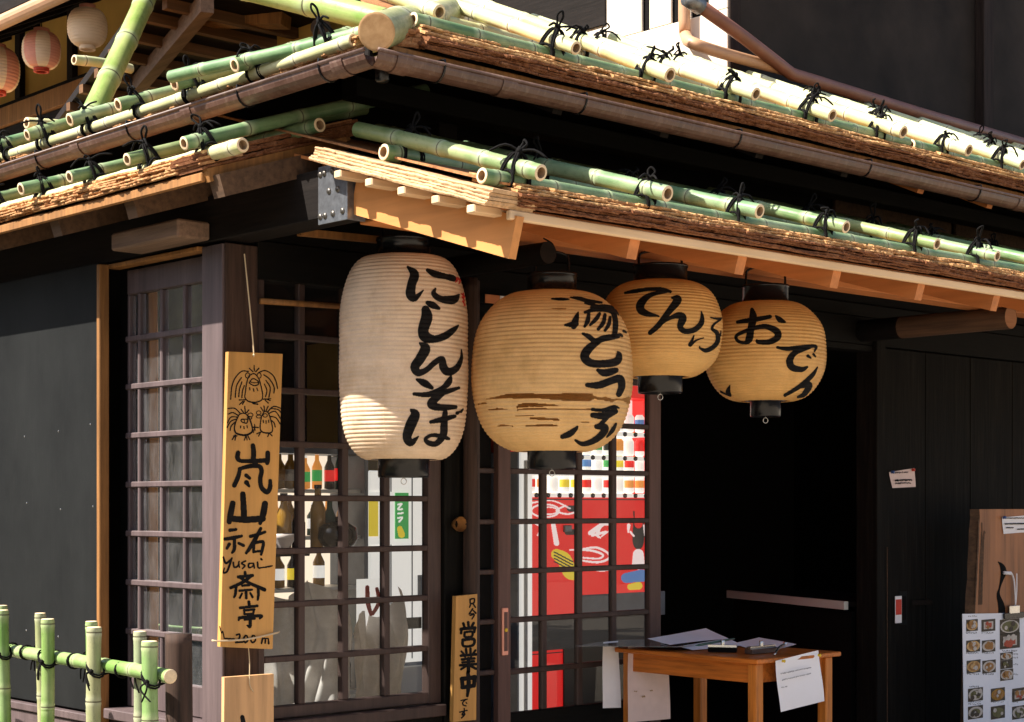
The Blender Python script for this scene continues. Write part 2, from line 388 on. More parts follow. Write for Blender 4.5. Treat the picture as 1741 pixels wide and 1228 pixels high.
def catmull(p, k=5):
    p = [V(q) for q in p]; out = []
    for i in range(len(p)-1):
        a, b, c, d = p[max(i-1, 0)], p[i], p[i+1], p[min(i+2, len(p)-1)]
        for j in range(k):
            t = j/k; out.append(.5*((2*b)+(c-a)*t+(2*a-5*b+4*c-d)*t*t+(3*b-a-3*c+d)*t*t*t))
    out.append(p[-1]); return out
def tie_mesh(ru, rl, zu, seed):
    """palm rope: wraps the lower pole (x axis, z=0), crosses over the upper pole (y axis, z=zu); knot, loop, tails"""
    rg = random.Random(seed); mb = MB(); rr = .0046; wdt = ru+.006
    for sx in (-1, 1):
        pts = []; tw = rg.uniform(-.008, .008)
        for k in range(15):
            a = 2*math.pi*k/14; pts.append((sx*wdt+tw*math.cos(a), (rl+.004)*math.cos(a), (rl+.004)*math.sin(a)))
        mb.tube(pts, rr, 'rope', 6, False)
        pts2 = [(q[0]+sx*.009, q[1], q[2]) for q in pts]
        if rg.random() < .7: mb.tube(pts2, rr, 'rope', 6, False)
    top = zu+ru+.006
    for sg in (-1, 1):
        for o in (0, .008):
            mb.tube(catmull([(-wdt-.002, sg*(rl+.003), -.004), (-wdt*.95, sg*.02+o, zu*.8), (-ru*.5, sg*.010+o, top-.006), (0, o*.5, top), (ru*.5, -sg*.010-o, top-.006), (wdt*.95, -sg*.02-o, zu*.8), (wdt+.002, -sg*(rl+.003), -.004)], 3), rr, 'rope', 6, False)
    mb.lathe([(.001, -.012), (.010, -.008), (.0125, 0), (.009, .009), (.001, .012)], 'rope', 8, (0, 0, top+.006))
    a = rg.uniform(0, 3.1); h = rg.uniform(.02, .075); ca, sa = math.cos(a), math.sin(a); tl = rg.uniform(-.035, .035); wl = rg.uniform(.005, .016)
    lp = [(0, 0, top), (wl*.6*ca+tl*.4, wl*.6*sa, top+h*.4), (wl*ca+tl, wl*sa, top+h*.75), (tl, tl*.3, top+h), (-wl*ca+tl, -wl*sa, top+h*.75), (-wl*.6*ca+tl*.4, -wl*.6*sa, top+h*.4), (0, 0, top)]
    mb.tube(catmull(lp, 4), .0042, 'rope', 6, False)
    for k in range(rg.choice((2, 3, 4))):
        a = rg.uniform(0, 6.28); l = rg.uniform(.03, .10); dx, dy = l*math.cos(a), l*math.sin(a)
        mb.tube(catmull([(0, 0, top+.006), (dx*.5, dy*.5, top+.018), (dx, dy, top+rg.uniform(-.02, .02))], 3), [.0042]*6+[.0032], 'rope', 6)
    return mb.mesh('rope_tie', True)
def place_tie(me, P, u_low, u_up, parent, jit=.45):
    k = random.uniform(.94, 1.10)
    u = V(u_low).normalized(); v = V(u_up); v = (v-u*v.dot(u)).normalized(); z = u.cross(v)
    if z.z < 0: v = -v; z = -z
    m = Matrix((u, v, z)).transposed().to_4x4(); m.translation = V(P)
    return link('rope_tie', me, parent, m @ Matrix.Rotation(random.uniform(-jit, jit)+random.choice((0, 0, math.pi)), 4, 'Z') @ Matrix.Diagonal((k, k, k, 1)))

def bark_piece(u0, u1, base, au, ao, upv, thick, depth, rough, seed, mat='bark'):
    """one strip of bark: au along the eave, ao outwards, upv its normal; ragged outer edge"""
    rg = np.random.default_rng(seed); n = max(4, int((u1-u0)/.007)); mb = MB(); vs = []; fs = []
    def walk(a, w):
        x = np.convolve(rg.normal(0, 1, n+1+4*w), np.ones(w)/w, 'same')[2*w:2*w+n+1]*math.sqrt(w); return x*a
    e = walk(rough*.20, 1)+walk(rough*.34, 6)+walk(rough*.45, 40); th = np.clip(thick*(1+walk(.07, 2)+walk(.12, 30)), thick*.4, thick*1.3); lift = walk(.0012, 20)
    for _ in range(rg.integers(2, 6)):                       # a chip broken out of the edge
        c = rg.integers(0, n+1); wd = rg.integers(2, 16); e[max(0, c-wd):c+wd] -= rough*rg.uniform(.5, 2.2)
    for i in range(n+1):
        u = u0+(u1-u0)*i/n; c = V(base)+V(au)*u
        for o, h in ((-depth, 0), (e[i]-.002, lift[i]), (e[i]+.0015, lift[i]+th[i]*.5), (e[i]-.001, lift[i]+th[i]), (-depth, thick)):
            vs.append(c+V(ao)*float(o)+V(upv)*float(h))
    for i in range(n):
        for k in range(4): fs.append((i*5+k, (i+1)*5+k, (i+1)*5+k+1, i*5+k+1))
    fs += [(0, 1, 2, 3, 4), tuple(n*5+k for k in (4, 3, 2, 1, 0))]
    mb.add(vs, fs, mat); return mb.mesh('bark_strip')
def bark_edge(base, au, ao, upv, length, layers, thick, depth, parent, step=.004, rough=.007, seed=0, plen=(.35, .75), mat='bark', lips=0, lip=.014):
    rg = random.Random(seed); base, au, ao, upv = V(base), V(au).normalized(), V(ao).normalized(), V(upv).normalized()
    for l in range(layers):
        u = -rg.uniform(0, .02); k = 0
        while u < length-.02:
            L = min(rg.uniform(*plen), length-u+rg.uniform(0, .012)); 
            b = base+upv*(l*thick*1.02+rg.uniform(-.0015, .0015))+ao*(-l*step-max(0, l-(layers-1-lips))*lip+rg.uniform(-.003, .003))
            link('bark_strip', bark_piece(u, u+L, b, au, ao, upv, thick*rg.uniform(.95, 1.15), depth, rough, seed*1000+l*60+k, ('bark_toplit' if lips and l > layers-1-lips else mat)), parent); k += 1
            u += L+rg.uniform(-.001, .004)

# ------------------------------------------------------------------ brush lettering
def dense(st, k=6):
    P = np.array(st, float); out = []
    for i in range(len(P)-1):
        a, b, c, d = P[max(i-1, 0)], P[i], P[i+1], P[min(i+2, len(P)-1)]
        for j in range(k):
            t = j/k; out.append(.5*((2*b)+(c-a)*t+(2*a-5*b+4*c-d)*t*t+(3*b-a-3*c+d)*t**3))
    out.append(P[-1]); return np.array(out)
def photo_xy(p):
    q = p-np.array(EYE); z = q@np.array(D); return 870+FPX*(q@np.array(R))/z, 860-FPX*q[..., 2]/z
def stroke_mask(X, Y, strokes, o, s, smooth=True, grow=0.0):
    M = np.zeros(X.shape, bool)
    for st in strokes:
        p = dense(st) if smooth and len(st) > 2 else np.array(st, float)
        p = np.column_stack([o[0]+p[:, 0]/s, o[1]+p[:, 1]/s, np.maximum(p[:, 2], 1.0)/s+grow])
        rm = p[:, 2].max(); sel = (X > p[:, 0].min()-rm) & (X < p[:, 0].max()+rm) & (Y > p[:, 1].min()-rm) & (Y < p[:, 1].max()+rm)
        if not sel.any(): continue
        x = X[sel]; y = Y[sel]; hit = np.zeros(x.shape, bool)
        for a, b in zip(p[:-1], p[1:]):
            dx, dy = b[0]-a[0], b[1]-a[1]; L = dx*dx+dy*dy+1e-12
            t = np.clip(((x-a[0])*dx+(y-a[1])*dy)/L, 0, 1)
            hit |= (x-a[0]-t*dx)**2+(y-a[1]-t*dy)**2 < (a[2]+t*(b[2]-a[2]))**2
        M[sel] |= hit
    return M
def cells_mesh(P, mask, mat, name, nrm=None, thick=0):
    """P (n+1,m+1,3) grid of points, mask (n,m) of the cells kept"""
    n, m = mask.shape; I = np.argwhere(mask)
    q = np.column_stack([I[:, 0]*(m+1)+I[:, 1], I[:, 0]*(m+1)+I[:, 1]+1, (I[:, 0]+1)*(m+1)+I[:, 1]+1, (I[:, 0]+1)*(m+1)+I[:, 1]])
    u, inv = np.unique(q, return_inverse=True); inv = inv.reshape(q.shape)
    me = bpy.data.meshes.new(name); me.from_pydata(P.reshape(-1, 3)[u].tolist(), [], inv.tolist()); me.materials.append(MATS[mat]); me.update(); return me
def flat_ink(parent, strokes, o, s, A, ux, uy, W, H, mat='ink', name='lettering', cell=.0016, smooth=True, lift=.0015, groups=None):
    """ink on a flat board: A corner, ux/uy edge directions, W x H metres"""
    A, ux, uy = np.array(A), np.array(V(ux).normalized()), np.array(V(uy).normalized()); nn = np.cross(ux, uy)
    if nn@np.array(D) > 0: nn = -nn
    n, m = int(H/cell), int(W/cell)
    P = A+nn*lift+(np.arange(n+1)*cell)[:, None, None]*uy+(np.arange(m+1)*cell)[None, :, None]*ux
    C = (P[:-1, :-1]+P[1:, 1:])/2; X, Y = photo_xy(C); k0 = 0
    for gsz in (groups or [len(strokes)]):
        M = stroke_mask(X, Y, strokes[k0:k0+gsz], o, s, smooth); k0 += gsz
        if M.any():
            ob = link(name, cells_mesh(P, M, mat, name), parent)
            if name in ('handwriting', 'small_print', 'grain_streak', 'swirl_print', 'scale_print', 'dark_print', 'pale_print', 'stain'): ob['kind'] = 'stuff'

# ------------------------------------------------------------------ ground
g = MB(); g.add([(-150, -150, 0), (150, -150, 0), (150, 150, 0), (-150, 150, 0)], [(0, 1, 2, 3)], 'ground'); structure(g.obj('ground'))
plain('dark_ground', (.045, .048, .026), .95, .5, 5)
m_ = MB(); m_.add([(-6.7, -1.2, .004), (-.92, -1.2, .004), (-.92, 16, .004), (-6.7, 16, .004)], [(0, 1, 2, 3)], 'dark_ground'); structure(m_.obj('dark_bounce_sheet'))  # dark sheet added to cut bounce light onto the left wall
# hedge and wall added to block sky and bounce light, seen only in panes
def backdrop(name, a, b, mat, seed):
    m = MB(); rg = random.Random(seed); m.box(a, b, mat, .02); structure(m.obj(name))
plain('hedge', (.040, .044, .034), .9, .6, 2.5); plain('far_wall', (.42, .36, .29), .85, .4, 1.5)
backdrop('added_hedge', (-11, -2.5, 0), (-6.8, 18, 4.2), 'hedge', 1); backdrop('added_wall', (-12, -19, 0), (26, -15, 4.2), 'far_wall', 2)

# ------------------------------------------------------------------ the shop
shop = thing('shop_building', 'dark timber noodle shop with bark roofs held by tied green bamboo poles', 'building', (0, 0, 0))
def part(name, boxes, parent=shop, mat='dark_wood_z'):
    mb = MB()
    for b in boxes: mb.box(b[0], b[1], b[2] if len(b) > 2 else mat)
    return mb.obj(name, parent)
# posts
part('corner_post', [((0, 0, 0), (.16, .16, 2.535), 'old_post')]); part('lit_post_face', [((-.014, .004, 0), (-.001, .158, 2.53), 'stained_lattice')])  # paler board added on the sunlit side, sunlight put into its colour
part('post', [((1.175, -.01, 0), (1.30, .15, 2.50), 'black_wood_z')])
p = MB(); p.tube(catmull([(1.30, -.045, .0), (1.292, -.05, .7), (1.302, -.045, 1.4), (1.296, -.05, 2.0), (1.30, -.045, 2.5)], 6), .034, 'old_post', 12)
p.lathe([(.001, .05), (.02, .045), (.032, .02), (.036, 0)], 'orange_trim', 10, (1.235, -.055, 1.365), 'y'); lg = p.obj('log_post', shop, True)
part('post', [((1.335, -.02, 0), (1.385, .10, 2.5), 'front_lattice')])
part('post', [((4.51, -.03, 0), (4.60, .12, 2.52), 'black_wood_z')])
part('post', [((6.9, -.03, 0), (7.05, .12, 2.52), 'black_wood_z')])
# beams
part('beam', [((-.02, -.85, 2.545), (.135, 6.0, 2.735), 'dark_wood_y')])
part('beam', [((.137, -.85, 2.535), (9.0, -.72, 2.70), 'new_wood_x')])
part('beam', [((.16, .0, 2.40), (9.0, .12, 2.56), 'black_wood_x')])
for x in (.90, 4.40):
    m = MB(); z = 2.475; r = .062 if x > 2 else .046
    m.tube([(x, -.98, z), (x, -.6, z), (x, -.28, z)], [r, r*1.02, r*1.03], 'log_wood' if x > 2 else 'black_wood_y', 16, False); m.tube([(x, -.28, z), (x, -.002, z)], r*1.03, 'black_wood_y', 16, False)  # rear half blackened in place of the shade it fades into
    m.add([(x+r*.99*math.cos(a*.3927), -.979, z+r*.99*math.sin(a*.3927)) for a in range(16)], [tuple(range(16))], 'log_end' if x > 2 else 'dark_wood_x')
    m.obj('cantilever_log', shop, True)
# metal end plate
m = MB(); m.box((-.026, -.853, 2.52), (-.0205, -.675, 2.74), 'zinc', .001); m.box((-.026, -.858, 2.52), (.06, -.8535, 2.74), 'zinc', .001)
pl = m.obj('metal_plate', shop)
for y, z in ((-.83, 2.715), (-.765, 2.715), (-.715, 2.712), (-.69, 2.71), (-.80, 2.64), (-.745, 2.64), (-.83, 2.555), (-.77, 2.552), (-.72, 2.55), (-.69, 2.55)):
    b = MB(); b.lathe([(.013, -.0265), (.011, -.031), (.005, -.033), (.0005, -.0335)], 'bolt', 8, (0, y, z), 'x'); b.obj('bolt', pl, True)
# left wall: board panels, frame, lattice window
for y0, y1 in ((.917, 2.02), (2.024, 2.97), (2.974, 4.2)):
    part('wall_panel', [((-.075, y0, .52), (-.03, y1, 2.54), 'wall_board')])
for z in (.86, 1.45, 1.80):
    for y in (.98, 1.28, 1.60, 1.92):
        m = MB(); m.lathe([(.0045, 0), (.003, -.002), (.0005, -.0025)], 'steel', 8, (-.0755, y+random.uniform(-.02, .02), z+random.uniform(-.02, .02)), 'x'); m.obj('nail', shop)
part('wall_panel', [((-.02, 1.0, 0), (.02, 6, 2.54), 'soft_black')])
part('frame_post', [((-.085, .886, .46), (-.035, .914, 2.53), 'orange_trim')])
part('frame_rail', [((-.03, .165, 2.515), (.03, .912, 2.535), 'orange_trim')])
part('skirting', [((-.10, .92, .475), (-.045, 2.1, .51), 'stained_lattice'), ((-.085, .92, .35), (-.05, 4.2, .47), 'stained_lattice')])
part('skirting', [((-.085, .92, .10), (-.055, 4.2, .30), 'stained_lattice')])
part('window_sill', [((-.07, .165, .50), (.09, .88, .545), 'stained_lattice'), ((-.04, .165, .0), (.09, .88, .50), 'dark_wood_z')])
wn = part('lattice_window', [((.045, .165, .545), (.085, .238, 2.51), 'stained_lattice'), ((.045, .238, .548), (.085, .87, .68), 'stained_lattice'), ((.045, .238, 2.40), (.085, .87, 2.51), 'stained_lattice')])
ZL = [.885, 1.105, 1.325, 1.545, 1.765, 1.985, 2.20]
for y in (.400, .588, .776): part('lattice_bar', [((.048, y-.010, .68), (.082, y+.010, 2.40), 'stained_lattice')], wn)
part('lattice_bar', [((.048, .855, .68), (.082, .873, 2.40), 'stained_lattice')], wn)
for z in ZL: part('lattice_bar', [((.043, .238, z-.013), (.087, .884, z+.013), 'stained_lattice')], wn)
def panes(us, zs, mk, parent, mat):
    for a, b in zip(us[:-1], us[1:]):
        for c, d in zip(zs[:-1], zs[1:]):
            m = MB(); t = random.uniform(-.0012, .0012); q = mk(a, b, c, d, t); m.add(q, [(0, 1, 2, 3)], mat); m.obj('pane', parent)
panes([.238, .400, .588, .776, .864], [.68]+ZL+[2.40], lambda a, b, c, d, t: [(.066+t, a, c), (.066, b, c), (.066-t, b, d), (.066, a, d)], wn, 'glass_dusty')
part('wall_panel', [((.10, .875, 0), (.14, 1.03, 2.54), 'soft_black')])
for z in np.arange(.72, 2.3, .22): part('wall_batten', [((.082, .905, z), (.098, .925, z+.16), 'orange_trim')])
# block on the beam above the window
m = MB(); m.box((-.19, .06, 2.545), (-.035, .60, 2.62), 'weathered', .008); m.obj('timber_block', shop)
# centre window (front)
cw = part('lattice_window', [((.165, .01, .545), (.20, .06, 2.40), 'front_lattice'), ((1.095, .01, .545), (1.172, .06, 2.40), 'front_lattice'), ((.20, .01, .548), (1.095, .06, .60), 'front_lattice')])
ZC = [.80, 1.03, 1.257, 1.482, 1.712, 1.94, 2.17]
for x in (.396, .629, .862): part('lattice_bar', [((x-.017, .016, .60), (x+.017, .055, 2.40), 'front_lattice')], cw)
for z in ZC: part('lattice_bar', [((.20, .012, z-.013), (1.095, .058, z+.013), 'front_lattice')], cw)
panes([.20, .396, .629, .862, 1.095], [.60]+ZC+[2.40], lambda a, b, c, d, t: [(a, .04+t, c), (b, .04, c), (b, .04-t, d), (a, .04, d)], cw, 'glass_clear')
part('window_sill', [((.165, -.03, .49), (1.172, .09, .543), 'front_lattice'), ((.165, .0, 0), (1.172, .08, .488), 'black_wood_x')])
part('upper_wall', [((.16, .01, 2.562), (9.0, .10, 2.638), 'black_wood_x')])
part('transom', [((.165, .005, 2.405), (1.172, .06, 2.44), 'black_wood_x')])
m = MB(); a, b_ = at(442, 512, 'y', -.02), at(578, 521, 'y', -.02); m.tube([a, b_], .013, 'orange_trim', 8); m.obj('curtain_rod', shop, True)
m = MB(); a, b_ = at(508, 395, 'y', -.28), at(642, 408, 'y', -.28); m.bar(a, b_, .03, .028, 'orange_trim'); m.obj('batten', shop)
# side lattice between post and door
part('side_lattice', [((1.39, .07, 0), (1.537, .10, 2.4), 'soft_black')]+[((1.39, .045, z-.012), (1.537, .069, z+.012), 'front_lattice') for z in (.66, .90, 1.136, 1.374, 1.616, 1.856)])
# sliding door
dr = part('sliding_door', [((1.537, .02, .10), (1.617, .06, 2.36), 'door_wood'), ((2.590, .02, .10), (2.678, .06, 2.36), 'door_wood'), ((1.617, .02, .10), (2.590, .06, .46), 'black_wood_x'), ((1.617, .02, 2.28), (2.590, .06, 2.36), 'door_wood')])
ZD = [.656, .903, 1.136, 1.374, 1.616, 1.856, 2.08]
for x in (1.845, 2.090, 2.335): part('lattice_bar', [((x-.018, .026, .46), (x+.018, .056, 2.28), 'front_lattice')], dr)
for z in ZD: part('lattice_bar', [((1.617, .023, z-.013), (2.590, .058, z+.013), 'front_lattice')], dr)
panes([1.617, 1.845, 2.090, 2.335, 2.590], [.46]+ZD+[2.28], lambda a, b, c, d, t: [(a, .042+t, c), (b, .042, c), (b, .042-t, d), (a, .042, d)], dr, 'glass_clear')
m = MB(); m.box((1.553, .008, .74), (1.590, .0195, .965), 'lan_pink', .003); m.box((1.560, .005, .76), (1.583, .0075, .945), 'door_wood', .001); m.lathe([(.010, .002), (.008, -.004), (.001, -.005)], 'yellow', 10, (1.571, .004, .86), 'y'); m.obj('door_handle', dr)
part('door_header', [((1.387, .0, 2.362), (4.508, .115, 2.398), 'black_wood_x')])
# right of the opening: dark door boards
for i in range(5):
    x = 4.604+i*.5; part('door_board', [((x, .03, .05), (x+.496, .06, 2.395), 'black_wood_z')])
m = MB(); m.box(at(1507, 930, 'y', -.034)+V((0, 0, -1.1)), at(1509, 930, 'y', -.04), 'log_wood', .001); m.obj('door_edge_strip', shop)
ha, hb = at(1530, 1006, 'y', .022), at(1543, 1062, 'y', .022); m = MB(); m.box((ha.x, .0265, hb.z), (hb.x, .0295, ha.z), 'wall_board'); m.box((ha.x+.012, .0262, hb.z+.03), (hb.x-.012, .0264, ha.z-.03), 'soft_black', .0001); m.obj('door_handle', shop)
# inside: floor, rear walls, ceiling
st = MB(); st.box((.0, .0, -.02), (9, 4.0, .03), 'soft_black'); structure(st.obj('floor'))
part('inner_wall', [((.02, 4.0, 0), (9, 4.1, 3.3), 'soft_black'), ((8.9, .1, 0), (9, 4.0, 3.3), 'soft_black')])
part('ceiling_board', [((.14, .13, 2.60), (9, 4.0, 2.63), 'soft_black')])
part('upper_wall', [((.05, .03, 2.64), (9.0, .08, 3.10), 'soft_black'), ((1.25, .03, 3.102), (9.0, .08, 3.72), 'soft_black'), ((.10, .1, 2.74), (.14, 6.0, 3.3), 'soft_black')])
m = MB(); pr = [(.05, 3.102), (1.248, 3.102), (1.248, 3.60), (.75, 3.42), (.05, 3.13)]; m.add([(x, .03, z) for x, z in pr]+[(x, .08, z) for x, z in pr], [(0, 1, 2, 3, 4), (9, 8, 7, 6, 5)], 'soft_black'); m.obj('upper_wall', shop)
for x0, x1, z0, z1 in ((4.15, 5.35, 3.03, 3.32), (5.40, 6.8, 3.05, 3.32)):
    part('wall_panel', [((x0, .005, z0), (x1, .0295, z1), 'log_wood')])
part('beam', [((.9, -.30, 3.02), (1.0, .03, 3.12), 'dark_wood_y')]); part('beam', [((.2, -.62, 3.06), (9, -.52, 3.14), 'black_wood_x')])

# ------------------------------------------------------------------ roofs
def sl(dx, dz): return V((dx[0], dx[1], dz)).normalized()
def roof_board(name, pts, th, mat, parent):
    m = MB(); n = (V(pts[1])-V(pts[0])).cross(V(pts[2])-V(pts[0])).normalized()
    if n.z < 0: n = -n
    k = len(pts); vs = [V(p) for p in pts]+[V(p)+n*th for p in pts]
    m.add(vs, [tuple(range(k))[::-1], tuple(range(k, 2*k))]+[(i, (i+1) % k, k+(i+1) % k, k+i) for i in range(k)], mat); return m.obj(name, parent)
# lower right roof (hisashi): eave y=-1.73, z=2.44; rises .30 towards the wall
LR = roof_board('lower_roof', [(0, -1.72, 2.443), (9, -1.72, 2.443), (9, .03, 2.968), (0, .03, 2.968)], .012, 'new_wood_y', shop)
part('fascia', [((-.015, -1.745, 2.412), (9, -1.721, 2.445), 'pale_wood')], LR)
for i in range(16):
    x = .62+i*.605; m = MB(); m.bar((x, -1.715, 2.385), (x, -.02, 2.385+.30*1.695), .052, .085, 'new_wood_y'); m.obj('rafter', LR)
m = MB(); m.bar((.022, -1.735, 2.354), (.022, -.858, 2.354+.30*.877), .034, .145, 'barge_wood'); m.obj('barge_board', LR)
for i in range(5):
    y = -.92-i*.185; z = 2.445+.30*(y+1.72)
    part('batten', [((-.119, y-.022, z-.032), (.30, y+.022, z-.003), 'pale_wood')], LR)
for i in range(6):
    y = -1.35+i*.22; z = 2.443+.3*(y+1.72); part('batten', [((.31, y-.02, z-.03), (9, y+.02, z-.003), 'new_wood_x')], LR)
up = V((0, -.30, 1)).normalized()
bark_edge((.02, -1.775, 2.450), (1, 0, 0), (0, -1, -.30), up, 6.6, 8, .0092, .25, LR, .001, .006, 11, lips=3, lip=.015, mat='bark_shaded')
bark_edge((-.128, -1.735, 2.447), (0, 1, .30), (-1, 0, 0), up, 1.02, 5, .0110, .22, LR, .004, .0016, 21, (.9, 1.3), mat='bark_clean_y')
roof_board('bark_cover', [(-.03, -1.72, 2.53), (9, -1.72, 2.53), (9, .03, 3.055), (-.03, .03, 3.055)], .008, 'bark', LR)
# lower left roof: eave x=-.40, rises .33 towards the wall
LL = roof_board('lower_roof', [(-.385, 6, 2.702), (-.385, -.45, 2.702), (.30, -.45, 2.928), (.30, 6, 2.928)], .012, 'orange_trim', shop)
part('fascia', [((-.405, -.455, 2.668), (-.386, 6, 2.704), 'orange_trim')], LL)
for i in range(9):
    y = -.49+i*.63; m = MB(); m.bar((-.36, y, 2.650), (.10, y, 2.650+.33*.46), .075, .085, 'log_wood'); m.obj('rafter', LL)
m = MB(); m.bar((-.39, -.468, 2.690), (.26, -.468, 2.690+.33*.65), .03, .05, 'orange_trim'); m.obj('barge_board', LL)
upl = V((-.33, 0, 1)).normalized()
bark_edge((-.418, -.46, 2.712), (0, 1, 0), (-1, 0, -.33), upl, 3.6, 6, .0104, .20, LL, .001, .006, 31, lips=2, lip=.008, mat='bark_sunlit')
bark_edge((-.40, -.485, 2.712), (1, 0, .33), (0, -1, 0), upl, .78, 5, .0115, .2, LL, .004, .004, 41, (.5, .8), mat='bark_shaded')
roof_board('bark_cover', [(-.40, 6, 2.775), (-.40, -.46, 2.775), (.30, -.46, 3.006), (.30, 6, 3.006)], .006, 'bark', LL)
# upper roof: hipped corner; right slope .45, left slope .40
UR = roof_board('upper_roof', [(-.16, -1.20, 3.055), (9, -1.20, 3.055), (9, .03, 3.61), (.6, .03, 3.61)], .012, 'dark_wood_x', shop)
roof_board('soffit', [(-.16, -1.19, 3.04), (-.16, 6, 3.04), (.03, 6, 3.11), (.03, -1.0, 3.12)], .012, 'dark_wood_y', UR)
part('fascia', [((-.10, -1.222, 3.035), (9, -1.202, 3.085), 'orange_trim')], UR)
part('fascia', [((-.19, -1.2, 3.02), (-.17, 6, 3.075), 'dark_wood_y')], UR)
for i in range(14):
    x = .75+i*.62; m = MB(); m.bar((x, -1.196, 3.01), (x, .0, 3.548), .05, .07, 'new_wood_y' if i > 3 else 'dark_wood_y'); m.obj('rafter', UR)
upr = V((0, -.45, 1)).normalized()
bark_edge((.02, -1.268, 3.080), (1, 0, 0), (0, -1, -.45), upr, 7.4, 8, .0095, .25, UR, .001, .007, 51, lips=3, lip=.016, mat='bark_shaded')
bark_edge((-.205, -1.14, 3.062), (0, 1, 0), (-1, 0, -.40), V((-.40, 0, 1)).normalized(), 3.4, 4, .0115, .2, UR, .003, .007, 61, mat='bark_sunlit')
bark_edge((-.155, -1.19, 3.085), (1, -.35, 0), (-.35, -1, -.3), V((0, -.4, 1)).normalized(), .20, 4, .0165, .15, UR, .004, .006, 71, (.1, .22))
roof_board('bark_cover', [(-.14, -1.20, 3.15), (9, -1.20, 3.15), (9, .03, 3.70), (.7, .03, 3.70)], .008, 'bark', UR)
roof_board('bark_cover', [(-.17, 6, 3.105), (-.17, -1.15, 3.105), (.75, -.1, 3.47), (.75, 6, 3.47)], .008, 'bark', UR)
# gutters: half round copper with hangers
def gutter(a, b, out, parent):
    a, b, out = V(a), V(b), V(out); r = .047; m = MB(); prof = []
    for k in range(11):
        t = math.pi*k/10; prof.append((out*(math.cos(t)*r), -math.sin(t)*r*1.15))
    prof2 = [(p[0]*.94, p[1]*.94) for p in prof][::-1]; allp = prof+prof2; n = len(allp)
    vs = []; L = (b-a); K = 30
    for i in range(K+1):
        c = a+L*(i/K)
        for p, h in allp: vs.append(c+p+V((0, 0, h)))
    fs = [(i*n+k, i*n+(k+1) % n, (i+1)*n+(k+1) % n, (i+1)*n+k) for i in range(K) for k in range(n)]
    m.add(vs, fs, 'copper'); g_ = m.obj('gutter', parent, False)
    m = MB(); m.tube([a+out*r, b+out*r], .0075, 'copper', 8); m.obj('gutter_rim', g_, True); return g_, a, b, out, r
GR = gutter((-.235, -1.265, 3.028), (9, -1.265, 3.028), (0, -1, 0), shop)
GL = gutter((-.225, -1.275, 3.028), (-.225, 6, 3.028), (-1, 0, 0), shop)
def hanger(gt, dist):
    g_, a, b, out, r = gt; c = a+(b-a).normalized()*dist; m = MB()
    pts = [c-out*(r+.01)+V((0, 0, .05))]+[c+out*(math.cos(math.pi*(1-k/8))*(r+.003))+V((0, 0, -math.sin(math.pi*k/8)*(r*1.15+.003))) for k in range(9)]+[c+out*(r+.002)+V((0, 0, .016)), c-out*(r*.5)+V((0, 0, .022))]
    m.tube(pts, .0042, 'black_plastic', 6); m.obj('gutter_hanger', g_)
for dd in (.30, 1.02, 1.95, 2.88, 3.8, 4.7): hanger(GR, dd)
for dd in (.26, .78, 1.6, 2.4): hanger(GL, dd)
def sleeve(gt, dist):
    g_, a, b, out, r = gt; u = (b-a).normalized(); c = a+u*dist; m = MB(); vs = []; K = 12
    for q in (-.035, .035):
        for k in range(K+1): t = math.pi*k/K; vs.append(c+u*q+out*(math.cos(t)*(r+.004))+V((0, 0, -math.sin(t)*(r*1.15+.004))))
    m.add(vs, [(k, k+1, K+2+k, K+1+k) for k in range(K)], 'copper'); m.obj('gutter_joint', g_)
for dd in (.12, .62, 4.2): sleeve(GR, dd)
for dd in (.16, 1.15, 2.05): sleeve(GL, dd)
m = MB(); m.lathe([(.001, .0), (.022, .002), (.026, .01), (.026, .05)], 'black_plastic', 10, (-.13, -1.20, 2.95)); m.obj('gutter_corner', shop, True)

# ------------------------------------------------------------------ bamboo on the roofs
def many(n, *a, **k): return [bamboo_mesh(*a, seed=i*7+int(a[0]*10), first=.05+.05*i, **k) for i in range(n)]
# lower right: eave pole, upper cross pole, poles down the slope
def run_pole(segs, r, mat, parent, name='bamboo_pole'):
    for A, B in segs:
        A, B = V(A), V(B); pole(bamboo_mesh((B-A).length, r, mat, seed=random.randint(0, 999), gap=.27, taper=.02), A, B, parent, name)
zE = lambda y: 2.535+.30*(y+1.69)
run_pole([((-.09, -1.69, zE(-1.69)+.02), (3.62, -1.69, zE(-1.69)+.02)), ((3.68, -1.69, zE(-1.69)+.018), (7, -1.69, zE(-1.69)+.018))], .028, 'bamboo_green', LR)
run_pole([((-.06, -1.12, zE(-1.12)+.02), (6.8, -1.12, zE(-1.12)+.03))], .028, 'bamboo_green', LR)
down = many(5, 1.75, .027, 'bamboo_green', gap=.25, taper=-.08)
tie_s = [tie_mesh(.027, .028, .055, i) for i in range(12)]
XS = [.05, .70, 1.215, 1.765, 2.40, 2.89, 3.40, 3.95, 4.5, 5.05]
for i, x in enumerate(XS):
    y0 = -1.815+random.uniform(-.012, .012); o = .02+.055
    A = V((x, y0, zE(y0)+o)); yb = -.10 if i else -.86; B = V((x-.02, yb, zE(yb)+o)); pole(down[i % 5] if i else bamboo_mesh((B-A).length, .028, 'bamboo_green', seed=91, gap=.25, taper=-.05), A, B, LR)
    place_tie(tie_s[i % 12], (x, -1.69, zE(-1.69)+.02), (1, 0, 0), (0, -1, -.3), LR)
    place_tie(tie_s[(i*3+2) % 12], (x, -1.12, zE(-1.12)+.02), (1, 0, 0), (0, -1, -.3), LR)
